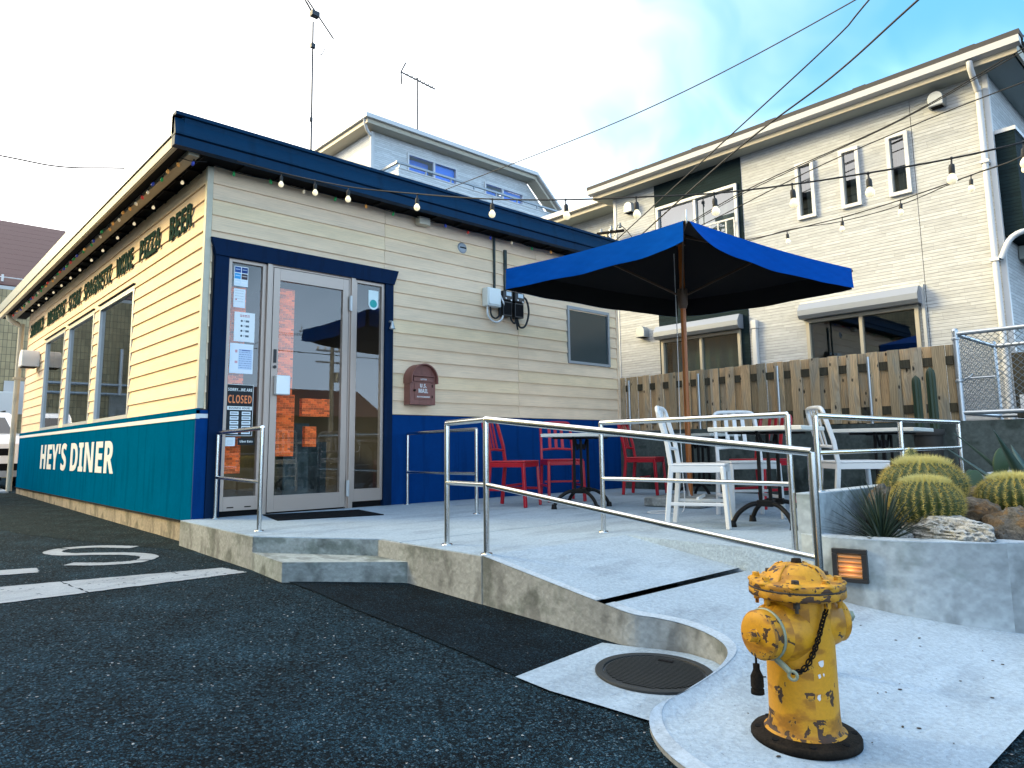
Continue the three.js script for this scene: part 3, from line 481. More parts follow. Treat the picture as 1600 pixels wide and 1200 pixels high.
  // downspout at the far corner
  part(diner, 'downspout', mg([tube([[1.86, 3.62, -16.2], [1.88, 3.52, -16.15], [2.0, 3.46, -16.15], [2.07, 3.40, -16.15], [2.07, 3.2, -16.15], [2.07, 0.32, -16.15]], 0.048, 40, 10), box(2.0, 2.2, 2.4, 2.44, -16.18, -16.1)]), m.cream);
  // small fittings of the facade
  const vent = part(diner, 'wall_vent', mg([lathe([[0, 0.02], [0.052, 0.018], [0.066, 0.008], [0.07, 0]], 24).rotateX(Math.PI / 2).translate(5.165, 3.405, ZW + 0.012)]), m.ventGrey, 'round grey vent under the front eave');
  part(vent, 'vent_slot', box(5.12, 5.21, 3.40, 3.414, ZW + 0.030, ZW + 0.036), m.black);
  part(diner, 'eave_lamp_box', box(4.47, 4.62, 3.545, 3.635, ZW + 0.02, ZW + 0.12, 0.008), m.cream);
  part(diner, 'conduit', mg([box(5.65, 5.675, 2.98, 3.63, ZW + 0.018, ZW + 0.04), box(5.825, 5.865, 2.98, 3.50, ZW + 0.018, ZW + 0.045)]), m.concWall, 'dark cable ducts down the front siding');
  const hood = part(diner, 'vent_hood', mg([(() => { const g = new THREE.CylinderGeometry(0.17, 0.17, 0.28, 24, 1, false, 0, Math.PI); g.rotateZ(Math.PI / 2); g.rotateY(Math.PI / 2); g.rotateX(0); g.translate(0, 0, 0); return g; })()]), m.whiteTrim);
  hood.visible = true; diner.remove(hood);
  { const s = new THREE.Shape(); s.moveTo(-0.17, 0); s.lineTo(-0.17, 0.10); s.absarc(0, 0.10, 0.17, Math.PI, 0, true); s.lineTo(0.17, 0); s.closePath(); const g = new THREE.ExtrudeGeometry(s, { depth: 0.24, bevelEnabled: true, bevelSize: 0.012, bevelThickness: 0.012, bevelSegments: 2 }); g.rotateY(-Math.PI / 2); g.translate(XW - 0.03, 2.52, -14.75); const h = part(diner, 'vent_hood', g, m.whiteTrim, 'white arched vent hood at the far end of the side wall'); part(h, 'vent_opening', box(XW - 0.26, XW - 0.05, 2.495, 2.505, -14.9, -14.6), m.black); }
}
// mat in front of the door
solo('door_mat', 'thin dark rubber mat lying in front of the glass door', 'mat', slab([[2.62, -5.80], [3.50, -5.55], [3.62, -6.20], [2.75, -6.40]].map(([x, z]) => [x, z]), 0.4205, 0.428), m.rubber);
// ---------- things on the diner ----------
{ // US mail box
  const b = thing('mailbox', 'rust brown arched mailbox with white lettering on the front siding', 'mailbox', null, [4.51, 1.49, ZW + 0.022]);
  const sh = (w, h, inset = 0) => { const s = new THREE.Shape(); s.moveTo(-w, inset); s.lineTo(-w, h); s.absarc(0, h, w, Math.PI, 0, true); s.lineTo(w, inset); s.closePath(); return s; };
  part(b, 'body', uvm(new THREE.ExtrudeGeometry(sh(0.165, 0.27), { depth: 0.11, bevelEnabled: true, bevelSize: 0.004, bevelThickness: 0.004, bevelSegments: 2, curveSegments: 20 }).translate(0, 0, 0.004)), m.mailbox);
  { const o = sh(0.178, 0.27), i = new THREE.Path(); o.holes.length = 0; const s = new THREE.Shape(); s.moveTo(-0.178, 0.23); s.lineTo(-0.178, 0.27); s.absarc(0, 0.27, 0.178, Math.PI, 0, true); s.lineTo(0.178, 0.23); s.lineTo(0.166, 0.23); s.lineTo(0.166, 0.27); s.absarc(0, 0.27, 0.166, 0, Math.PI, false); s.lineTo(-0.166, 0.23); s.closePath(); part(b, 'hood', uvm(new THREE.ExtrudeGeometry(s, { depth: 0.165, bevelEnabled: false, curveSegments: 20 })), m.mailbox); }
  const d = part(b, 'door', box(-0.115, 0.115, 0.055, 0.235, 0.118, 0.126, 0.003), m.mailbox); part(d, 'knob', mg([rod([-0.118, 0.15, 0.12], [-0.118, 0.15, 0.142], 0.012)]), m.rustDark); part(d, 'hinge', mg([box(0.116, 0.124, 0.19, 0.22, 0.12, 0.13), box(0.116, 0.124, 0.07, 0.10, 0.12, 0.13)]), m.rustDark);
  part(b, 'flap', mg([box(-0.13, 0.13, 0.25, 0.30, 0.118, 0.132, 0.004), box(-0.14, 0.14, 0.305, 0.318, 0.118, 0.15, 0.003)]), m.mailbox);
  part(b, 'lettering', mg([fitText('U.S.', 0.085, 0.042, 0.002).translate(0, 0.205, 0.126), fitText('MAIL', 0.125, 0.046, 0.002).translate(0, 0.148, 0.126), fitText('AUTHORIZED', 0.17, 0.016, 0.002).translate(0, 0.082, 0.126), fitText('LETTER', 0.08, 0.016, 0.002).translate(0, 0.274, 0.132)]), m.whiteTrim, 'white lettering U.S. MAIL');
}
{ // electricity boxes
  const z = ZW + 0.022;
  const a = thing('meter_box', 'pale grey wiring box with a loop of white cable under it', 'wiring box', null, [5.575, 2.84, z]);
  part(a, 'case', box(-0.11, 0.11, -0.115, 0.115, 0.0, 0.11, 0.012), M(0.70, 0.74, 0.72, 0.5)); part(a, 'lid', box(-0.095, 0.095, -0.095, 0.10, 0.109, 0.122, 0.006), M(0.74, 0.78, 0.76, 0.45));
  part(a, 'cable', tube([[-0.07, -0.11, 0.05], [-0.06, -0.24, 0.06], [0.05, -0.30, 0.07], [0.15, -0.24, 0.08], [0.17, -0.08, 0.09], [0.10, 0.04, 0.10]], 0.012, 40, 8), m.whiteTrim); part(a, 'cable', tube([[-0.02, -0.11, 0.05], [0.0, -0.22, 0.05], [0.06, -0.25, 0.06], [0.12, -0.20, 0.06], [0.13, -0.1, 0.06]], 0.011, 30, 8), m.cable);
  const meter = (x, lab) => {
    const t = thing('electric_meter', lab, 'electric meter', 'electric meters on the front wall', [x, 2.80, z]);
    part(t, 'case', mg([box(-0.075, 0.075, -0.17, 0.02, 0, 0.10, 0.008), box(-0.082, 0.082, 0.021, 0.15, 0, 0.115, 0.02)]), m.blackGloss); part(t, 'display', box(-0.035, 0.05, 0.085, 0.135, 0.113, 0.118), M(0.45, 0.55, 0.62, 0.3)); for (const [sx, sy] of [[-0.04, 0.05], [0.045, 0.035]]) part(t, 'seal', rod([sx, sy, 0.112], [sx, sy, 0.12], 0.011, 0.011, 10), m.whiteTrim); part(t, 'cover_plate', box(-0.06, 0.06, -0.15, 0.0, 0.098, 0.108, 0.006), m.black); return t;
  };
  const m1 = meter(5.80, 'black electric meter directly beside the pale wiring box'), m2 = meter(6.0, 'black electric meter with cable loops, farther from the wiring box');
  part(m2, 'cable', tube([[0.06, 0.13, 0.06], [0.14, 0.08, 0.08], [0.17, -0.08, 0.09], [0.12, -0.25, 0.08], [0.03, -0.28, 0.07], [-0.01, -0.17, 0.06]], 0.013, 40, 8), m.cable); part(m2, 'cable', tube([[-0.05, 0.14, 0.05], [-0.10, 0.0, 0.06], [-0.11, -0.18, 0.06], [-0.05, -0.24, 0.06], [-0.02, -0.17, 0.05]], 0.012, 40, 8), m.cable); part(m2, 'cable', tube([[-0.02, -0.17, 0.05], [0.0, -0.26, 0.05], [0.02, -0.31, 0.04]], 0.011, 16, 8), m.cable);
  part(m2, 'bracket', box(-0.11, 0.06, 0.15, 0.16, 0, 0.08), m.black);
}
{ // small spotlight on the door surround
  const t = thing('wall_spotlight', 'tiny clip spotlight on the navy door surround', 'spotlight', null, [4.132, 2.36, ZW + 0.046]);
  part(t, 'bracket', mg([rod([0, 0.02, 0], [0, 0.02, 0.03], 0.012), rod([0, 0.02, 0.028], [0, -0.01, 0.05], 0.006)]), m.ventGrey); const g = new THREE.LatheGeometry([[0.012, 0.03], [0.016, 0], [0.032, -0.05], [0.034, -0.052]].map((p) => new THREE.Vector2(...p)), 16); g.translate(0, -0.012, 0.055); part(t, 'shade', g, m.aluGrey);
}
// papers on the glass of the left sidelight and the round sticker
function canvasTex(w, h, fn) { const c = document.createElement('canvas'); c.width = w; c.height = h; const x = c.getContext('2d'); fn(x, w, h); const t = new THREE.CanvasTexture(c); t.colorSpace = THREE.SRGBColorSpace; return t; }
function paper(name, label, cat, x0, x1, y0, y1, fn, px = 256) {
  const h = Math.round(px * (y1 - y0) / (x1 - x0)), g = new THREE.BoxGeometry(x1 - x0, y1 - y0, 0.0016);
  const mt = new THREE.MeshStandardMaterial({ map: canvasTex(px, h, fn), roughness: 0.7 }); g.translate((x0 + x1) / 2, (y0 + y1) / 2, ZW - 0.0018); return solo(name, label, cat, g, mt, 'papers on the entrance glass');
}
const lines = (x, X0, X1, Y0, n, dy, col, hgt = 3) => { x.fillStyle = col; for (let i = 0; i < n; i++) { let px = X0; while (px < X1) { const w = 6 + 26 * hash(i, Math.floor(px), 5); x.fillRect(px, Y0 + i * dy, Math.min(w, X1 - px), hgt); px += w + 6; } } };
paper('sticker', 'blue and white card payment stickers at the top of the narrow left glass', 'sticker', 2.452, 2.585, 2.545, 2.735, (x, w, h) => { x.fillStyle = '#eaf1f4'; x.fillRect(0, 0, w, h); [['#1d4f93', '#123a7a'], ['#39a0dd', '#46373c'], ['#d9e6ee', '#e4edf2']].forEach((r, j) => r.forEach((c, i) => { x.fillStyle = c; x.fillRect(10 + i * 124, 12 + j * 118, 112, 104); x.fillStyle = '#ffffffaa'; x.fillRect(24 + i * 124, 50 + j * 118, 84, 14); })); });
paper('notice', 'small white notice with a few lines just below the payment stickers', 'notice', 2.455, 2.565, 2.34, 2.52, (x, w, h) => { x.fillStyle = '#e9edf0'; x.fillRect(0, 0, w, h); lines(x, 30, 220, 40, 5, 60, '#8b949c', 6); x.fillStyle = '#c9565a'; x.fillRect(40, 230, 30, 26); });
paper('poster', 'white hours poster with red heading and four rows of dark icons', 'poster', 2.47, 2.665, 2.02, 2.30, (x, w, h) => { x.fillStyle = '#eef0f0'; x.fillRect(0, 0, w, h); x.fillStyle = '#b34d56'; lines(x, 70, 190, 34, 2, 16, '#b34d56', 8); for (let i = 0; i < 4; i++) { x.fillStyle = '#39424a'; x.beginPath(); x.arc(92, 110 + i * 62, 13, 0, 7); x.fill(); x.fillStyle = '#59636b'; x.fillRect(140, 98 + i * 62, 44, 24); lines(x, 116, 134, 100 + i * 62, 2, 12, '#59636b', 4); } });
paper('poster', 'white poster with pale blue and pink figures in the middle of the narrow glass', 'poster', 2.44, 2.66, 1.72, 2.00, (x, w, h) => { x.fillStyle = '#e8edf3'; x.fillRect(0, 0, w, h); x.fillStyle = '#c4d4ea'; x.fillRect(96, 60, 150, 220); x.fillStyle = '#dba5aa'; x.fillRect(56, 70, 26, 30); x.fillRect(56, 190, 30, 26); lines(x, 100, 236, 66, 9, 24, '#7086b0', 6); x.fillStyle = '#41589a'; x.fillRect(130, 66, 90, 10); });
paper('closed_sign', 'black sign reading SORRY WE ARE CLOSED in orange letters', 'sign', 2.425, 2.678, 1.14, 1.62, (x, w, h) => {
  x.fillStyle = '#16181c'; x.fillRect(0, 0, w, h); x.strokeStyle = '#e8e8e4'; x.lineWidth = 5; x.strokeRect(4, 4, w - 8, h - 8); x.textAlign = 'center'; x.fillStyle = '#f2f2ee'; x.font = 'bold 40px sans-serif'; x.fillText('SORRY...WE ARE', w / 2, 66, w - 26); x.fillStyle = '#f08a52'; x.font = 'bold 104px sans-serif'; x.fillText('CLOSED', w / 2, 178, w - 26);
  x.fillStyle = '#f2f2ee'; x.fillRect(12, 208, w - 24, 34); x.fillStyle = '#16181c'; x.font = 'bold 26px sans-serif'; x.fillText('BUSINESS HOURS', w / 2, 234, w - 50); for (let i = 0; i < 5; i++) { x.fillStyle = '#dfe6ea'; x.fillRect(40, 256 + i * 44, 80, 34); x.fillRect(150, 256 + i * 44, 84, 34); x.fillStyle = '#58626a'; x.fillRect(48, 268 + i * 44, 62, 8); x.fillRect(158, 268 + i * 44, 66, 8); } });
paper('sticker', 'black delivery service sticker with white lettering under the closed sign', 'sticker', 2.545, 2.70, 1.06, 1.125, (x, w, h) => { x.fillStyle = '#101214'; x.fillRect(0, 0, w, h); x.fillStyle = '#f2f2ee'; x.font = 'bold 44px sans-serif'; x.fillText('Uber Eats', 28, h / 2 + 16, w - 40); });
paper('sticker', 'plain white sticker at the left under the closed sign', 'sticker', 2.432, 2.52, 1.05, 1.13, (x, w, h) => { x.fillStyle = '#e4eaec'; x.fillRect(0, 0, w, h); lines(x, 40, 200, 80, 4, 34, '#9aa6ac', 8); });
{ const s = new THREE.Shape(); s.moveTo(-0.06, 0.11); s.lineTo(0.06, 0.11); s.lineTo(0.06, -0.04); s.absarc(0, -0.04, 0.06, 0, Math.PI, true); s.closePath(); const g = new THREE.ExtrudeGeometry(s, { depth: 0.0015, bevelEnabled: false }); const t = thing('sticker', 'white badge sticker with a teal disc on the right sidelight', 'sticker', 'papers on the entrance glass', [3.955, 2.60, ZW - 0.003]); part(t, 'badge', g, M(0.72, 0.82, 0.82, 0.6)); part(t, 'disc', new THREE.CylinderGeometry(0.044, 0.044, 0.001, 24).rotateX(Math.PI / 2).translate(0, -0.035, 0.002), M(0.02, 0.36, 0.34, 0.6)); part(t, 'lettering', mg([fitText('OPEN', 0.08, 0.02, 0.001).translate(0, 0.07, 0.0016)]), M(0.05, 0.2, 0.22, 0.6)); t.remove(t.children[2]); }

// ---------- railings ----------
const RR = 0.0168;
function railing(label, segs, y0f, yt, ym) { // segs: [[x, z, base, top, mid]...]
  const t = thing('handrail', label, 'railing', 'stainless handrails'); const P0 = segs;
  P0.forEach((p) => { if (p.post !== false) { part(t, 'post', rod([p.x, p.b, p.z], [p.x, p.t, p.z], RR, RR, 16), m.steel); part(t, 'base_plate', lathe([[0.0, 0.006], [0.03, 0.006], [0.034, 0], [0.034, -0.004]], 20).translate(p.x, p.b + 0.002, p.z), m.steel); } });
  part(t, 'top_rail', pipe(P0.map((p) => [p.x, p.t, p.z]), RR * 1.04), m.steel); part(t, 'lower_rail', pipe(P0.map((p) => [p.x, p.mid, p.z]), RR * 0.82), m.steel); return t;
}
const rp = (x, z, b = 0.42, t = 1.17, mid = 0.785) => ({ x, z, b, t, mid });
railing('short steel handrail standing at the left of the glass door', [rp(2.335, -6.44, 0.42, 1.165, 0.775), rp(2.20, -5.18, 0.42, 1.175, 0.775)]);
railing('short steel handrail against the blue wall right of the door', [rp(4.35, -6.44, 0.42, 1.17, 0.76), rp(4.13, -5.01, 0.42, 1.175, 0.775)]);
railing('long steel handrail sloping down the ramp behind the hydrant', [rp(2.69, -3.55, 0.42, 1.16, 0.795), rp(2.60, -3.07, 0.42, 1.165, 0.80), rp(2.74, -1.27, apronY(2.74, -1.27), 0.972, 0.567)]);
railing('level steel handrail along the deck edge above the ramp', [rp(3.83, -3.27), rp(3.83, -1.90)]);
railing('three post steel handrail on top of the planter wall', [rp(4.0, -1.82, 0.738, 1.165, 0.955), rp(5.3, -1.82, 0.738, 1.165, 0.96), rp(6.58, -1.82, 0.738, 1.17, 0.965)]);

// ---------- chairs and tables ----------
function chair(name, label, group, mat, pos, turn) { // faces +z
  const t = thing(name, label, 'chair', group, pos, turn), b = (a, c, w, d) => bar(a, c, w, d);
  part(t, 'seat', (() => { const g = new RoundedBoxGeometry(0.40, 0.018, 0.40, 2, 0.008); const p = g.attributes.position; for (let i = 0; i < p.count; i++) { const x = p.getX(i), z = p.getZ(i); if (p.getY(i) > 0) p.setY(i, p.getY(i) - 0.012 * (1 - (x / 0.2) ** 2) * (1 - (z / 0.2) ** 2)); } g.translate(0, 0.447, 0); return uvm(g); })(), mat);
  part(t, 'seat_frame', mg([b([-0.19, 0.415, 0.185], [0.19, 0.415, 0.185], 0.02, 0.045), b([-0.18, 0.415, -0.18], [0.18, 0.415, -0.18], 0.02, 0.045), b([-0.19, 0.415, -0.18], [-0.19, 0.415, 0.185], 0.02, 0.045), b([0.19, 0.415, -0.18], [0.19, 0.415, 0.185], 0.02, 0.045)]), mat);
  for (const s of [-1, 1]) { part(t, 'leg', mg([bar([s * 0.19, 0.435, 0.18], [s * 0.20, 0.0, 0.205], 0.032, 0.032)]), mat); part(t, 'leg', mg([bar([s * 0.185, 0.44, -0.18], [s * 0.19, 0.0, -0.225], 0.03, 0.036)]), mat);
    part(t, 'back_post', mg([bar([s * 0.185, 0.43, -0.18], [s * 0.182, 0.62, -0.205], 0.028, 0.034), bar([s * 0.182, 0.61, -0.204], [s * 0.175, 0.82, -0.262], 0.028, 0.034)]), mat); }
  part(t, 'top_rail', tube([[-0.175, 0.80, -0.257], [-0.17, 0.845, -0.268], [-0.13, 0.868, -0.277], [0, 0.872, -0.285], [0.13, 0.868, -0.277], [0.17, 0.845, -0.268], [0.175, 0.80, -0.257]], 0.0165, 40, 8), mat);
  part(t, 'lower_back_rail', tube([[-0.18, 0.56, -0.198], [0, 0.57, -0.225], [0.18, 0.56, -0.198]], 0.013, 16, 8), mat);
  for (const x of [-0.075, 0, 0.075]) part(t, 'back_slat', bar([x, 0.565, -0.218], [x * 0.95, 0.862, -0.28], 0.034, 0.009), mat);
  for (const s of [-1, 1]) part(t, 'stretcher', b([s * 0.193, 0.17, -0.205], [s * 0.196, 0.17, 0.19], 0.016, 0.024), mat); part(t, 'stretcher', mg([b([-0.195, 0.21, 0.0], [0.195, 0.21, 0.0], 0.016, 0.022)]), mat);
  return t;
}
const D = 0.42;
const red = chair('red_chair', 'red metal chair nearest the door with its back to the blue wall', 'red metal chairs', m.red, [4.95, D, -5.40], 0.42);
copyOf(red, 'red metal chair behind the small table beside the blue wall', [5.78, D, -5.52], -0.55);
copyOf(red, 'red metal chair between the blue wall and the fence, behind the near white chair', [7.2, D, -5.45], 0.35);
copyOf(red, 'red metal chair mostly hidden behind the white chair and iron table', [6.35, D, -3.45], -1.75);
const wh = chair('white_chair', 'white metal chair in side view nearest the ramp rail', 'white metal chairs', m.white, [4.60, D, -2.98], 0.45);
copyOf(wh, 'white metal chair facing forward behind the middle iron table', [5.42, D, -3.06], -0.72);
copyOf(wh, 'white metal chair at the right, behind the planter rail', [5.78, D, -2.35], 0.75);
function table(label, pos, turn, w = 0.62, d = 0.62) {
  const t = thing('cafe_table', label, 'table', 'cafe tables on the deck', pos, turn), H = 0.715;
  part(t, 'table_top', box(-w / 2, w / 2, H - 0.032, H, -d / 2, d / 2, 0.006), m.tableTop);
  for (const s of [-1, 1]) {
    for (const o of [-0.035, 0.035]) part(t, 'column', bar([s * 0.12, 0.16, o], [s * 0.12, 0.66, o], 0.024, 0.024), m.iron);
    part(t, 'top_bracket', tube([[s * 0.26, 0.675, 0.20 * 0], [s * 0.2, 0.66, 0], [s * 0.15, 0.60, 0], [s * 0.12, 0.56, 0]], 0.012, 14, 6), m.iron);
    for (const q of [-1, 1]) part(t, 'foot', mg([tube([[s * 0.12, 0.17, q * 0.03], [s * 0.16, 0.155, q * 0.10], [s * 0.205, 0.10, q * 0.17], [s * 0.225, 0.03, q * 0.21]], 0.017, 16, 7), rod([s * 0.226, 0.0, q * 0.212], [s * 0.226, 0.045, q * 0.212], 0.03, 0.022, 10)]), m.iron);
    part(t, 'collar', box(s * 0.12 - 0.03, s * 0.12 + 0.03, 0.145, 0.19, -0.06, 0.06, 0.008), m.iron);
  }
  part(t, 'stretcher', bar([-0.12, 0.165, 0], [0.12, 0.165, 0], 0.03, 0.034), m.iron); part(t, 'stretcher', bar([-0.12, 0.59, 0], [0.12, 0.59, 0], 0.02, 0.05), m.iron); part(t, 'top_spider', mg([bar([-0.26, 0.672, -0.2], [0.26, 0.672, 0.2], 0.03, 0.018), bar([-0.26, 0.670, 0.2], [0.26, 0.670, -0.2], 0.03, 0.018)]), m.iron); return t;
}
table('small white topped iron table by the blue wall with red chairs', [5.22, D, -4.72], 0.45);
table('white topped iron table in the middle, nearest the deck edge rail', [4.95, D, -2.62], 0.2, 0.66, 0.66);
table('white topped iron table behind the umbrella pole', [6.85, D, -4.42], 0.1, 0.75, 0.62);
table('white topped iron table at the right behind the planter rail', [6.70, D, -2.45], 0.1, 0.72, 0.66);
{ // loose white lamp lead lying on the deck
  solo('loose_cable', 'loose white cable coiled on the deck behind the white chair', 'cable', mg([tube([[6.12, 3.0, -4.16], [6.13, 2.0, -4.17], [6.10, 1.2, -4.16], [5.95, 0.75, -4.05], [5.5, 0.435, -3.75], [5.2, 0.428, -3.72], [5.12, 0.428, -3.85], [5.25, 0.428, -3.92], [5.34, 0.43, -3.80], [5.2, 0.43, -3.68]], 0.005, 90, 6)]), m.whiteTrim);
  const wb = thing('umbrella_base', 'rough concrete block weighing down the umbrella foot', 'umbrella base', null, [6.12, D, -4.12], 0.15); part(wb, 'block', box(-0.36, 0.36, 0.0, 0.09, -0.30, 0.30, 0.02), m.concSide); part(wb, 'sleeve', rod([0.03, 0.09, 0.01], [0.03, 0.40, 0.01], 0.034, 0.034, 16), m.galv);
}

// ---------- umbrella ----------
{
  const ctr = [6.14, -4.11], cs = [[4.67, 2.80, -5.20], [4.78, 2.815, -3.12], [7.42, 2.80, -2.88], [7.36, 2.80, -4.95]], peak = V(6.08, 3.20, -4.04);
  const t = thing('patio_umbrella', 'big square blue patio umbrella open over the deck', 'umbrella', null, [0, 0, 0]);
  part(t, 'pole', rod([6.15, 0.50, -4.11], [6.085, 3.12, -4.05], 0.029, 0.027, 20), m.pole);
  part(t, 'hub', mg([rod([6.098, 2.44, -4.065], [6.094, 2.60, -4.06], 0.052, 0.052, 16), rod([6.10, 2.40, -4.067], [6.098, 2.445, -4.065], 0.04, 0.05, 16)]), m.poleDark); part(t, 'top_hub', rod([6.086, 3.06, -4.05], [6.084, 3.16, -4.045], 0.05, 0.05, 16), m.poleDark);
  cs.forEach((c, k) => {                                   // canopy panel, its lining and valance per side; ribs to corners and mid sides
    const a = V(...c), b = V(...cs[(k + 1) % 4]), n = 18, rows = 10, P = (i, j) => { const e = a.clone().lerp(b, i / n), q = e.lerp(peak, j / rows); const sag = Math.sin(Math.PI * i / n) * (Math.sin(Math.PI * Math.min(1, j / rows)) * 0.045 + 0.028 * (1 - j / rows)); q.y -= sag; q.y += 0.006 * (noise3(q.x * 6, q.y * 3, q.z * 6) - 0.5); return q; };
    const grid = (fn, ni, nj) => { const pos = [], uv = [], idx = []; for (let j = 0; j <= nj; j++) for (let i = 0; i <= ni; i++) { const q = fn(i, j); pos.push(q.x, q.y, q.z); uv.push(i / ni * 2.4, j / nj); } for (let j = 0; j < nj; j++) for (let i = 0; i < ni; i++) { const o = j * (ni + 1) + i; idx.push(o, o + 1, o + ni + 1, o + 1, o + ni + 2, o + ni + 1); } const g = new THREE.BufferGeometry(); g.setAttribute('position', new THREE.Float32BufferAttribute(pos, 3)); g.setAttribute('uv', new THREE.Float32BufferAttribute(uv, 2)); g.setIndex(idx); g.computeVertexNormals(); return g; };
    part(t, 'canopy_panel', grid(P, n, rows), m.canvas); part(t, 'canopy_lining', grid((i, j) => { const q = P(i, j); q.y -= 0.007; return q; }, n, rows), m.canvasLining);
    const mid = a.clone().lerp(b, 0.5), out = mid.clone().sub(V(ctr[0], mid.y, ctr[1])).normalize(), dir = b.clone().sub(a).normalize(); out.sub(dir.clone().multiplyScalar(out.dot(dir))).normalize();
    const dropA = k === 1 || k === 0 ? 0.19 : 0.215;
    const vz = (i, j, off) => { const u = i / 30; const ca = k === 1 ? Math.exp(-u * 9) : 0, cb = k === 0 ? Math.exp(-(1 - u) * 14) : 0; const q = a.clone().lerp(b, 0.012 + u * 0.976); q.y -= 0.028 * Math.sin(Math.PI * u); const s = j / 6; const lift = 0.008 * Math.sin(u * 6.4 + k * 2) + 0.006 * Math.sin(u * 23 + k); q.addScaledVector(out, s * 0.03 * (noise3(q.x * 5, q.z * 5 + s, s * 2, 12) - 0.5)); q.y -= s * (0.212 + 0.004 * Math.sin(u * 17) - ca * 0.10 - cb * 0.035); q.addScaledVector(out, s * (0.012 + lift * 0.9 + 0.05 * ca) + off); return q; };
    part(t, 'valance', grid((i, j) => vz(i, j, 0.004), 30, 6), m.canvas);
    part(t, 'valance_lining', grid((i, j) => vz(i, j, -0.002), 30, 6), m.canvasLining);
    const rib = part(t, 'rib', bar([peak.x, peak.y - 0.045, peak.z], [a.x, a.y - 0.025, a.z], 0.018, 0.026), m.poleDark); const half = a.clone().lerp(peak, 0.5); half.y -= 0.05; part(rib, 'strut', bar([6.098, 2.52, -4.065], [half.x, half.y, half.z], 0.016, 0.02), m.poleDark);
  });
  part(t, 'finial', mg([lathe([[0, 3.285], [0.012, 3.28], [0.02, 3.25], [0.03, 3.21], [0.03, 3.19]], 12).translate(6.08, 0, -4.04)]), m.poleDark);
  part(t, 'corner_hook', mg([rod([4.775, 2.80, -3.115], [4.77, 2.90, -3.11], 0.006), tube([[4.775, 2.79, -3.115], [4.755, 2.785, -3.10], [4.75, 2.81, -3.095]], 0.007, 12, 6)]), m.galv);
}

// ---------- fence ----------
{
  const t = thing('board_fence', 'weathered wooden board on board fence above the low concrete wall', 'fence', null, [0, 0, 0]);
  for (const y of [1.36, 1.84]) part(t, 'rail', box(8.1235, 8.1455, y - 0.045, y + 0.045, -6.6, -2.24), m.fenceRail);
  for (let k = 0; k < 20; k++) {
    const z = -6.50 + k * 0.218; const one = (x0, x1, zz, w) => { const g = box(x0, x1, 1.23, 2.0 + rr(-0.004, 0.004), -w / 2, w / 2, 0.003); const uv = g.attributes.uv, ox = rnd() * 3, oy = rnd() * 3; for (let i = 0; i < uv.count; i++) uv.setXY(i, uv.getX(i) + ox, uv.getY(i) + oy); g.rotateX(0); g.translate(0, 0, zz); part(t, 'board', g, m.fence[Math.floor(rnd() * 4)]); };
    one(8.103, 8.123, z + rr(-0.006, 0.006), 0.118 + rr(-0.006, 0.006)); one(8.146, 8.164, z + 0.109 + rr(-0.005, 0.005), 0.118);
  }
  for (const z of [-6.35, -5.2, -4.1, -3.05]) part(t, 'post', rod([8.08, 1.2, z], [8.08, 1.95, z], 0.016, 0.016, 10), m.galv);
}
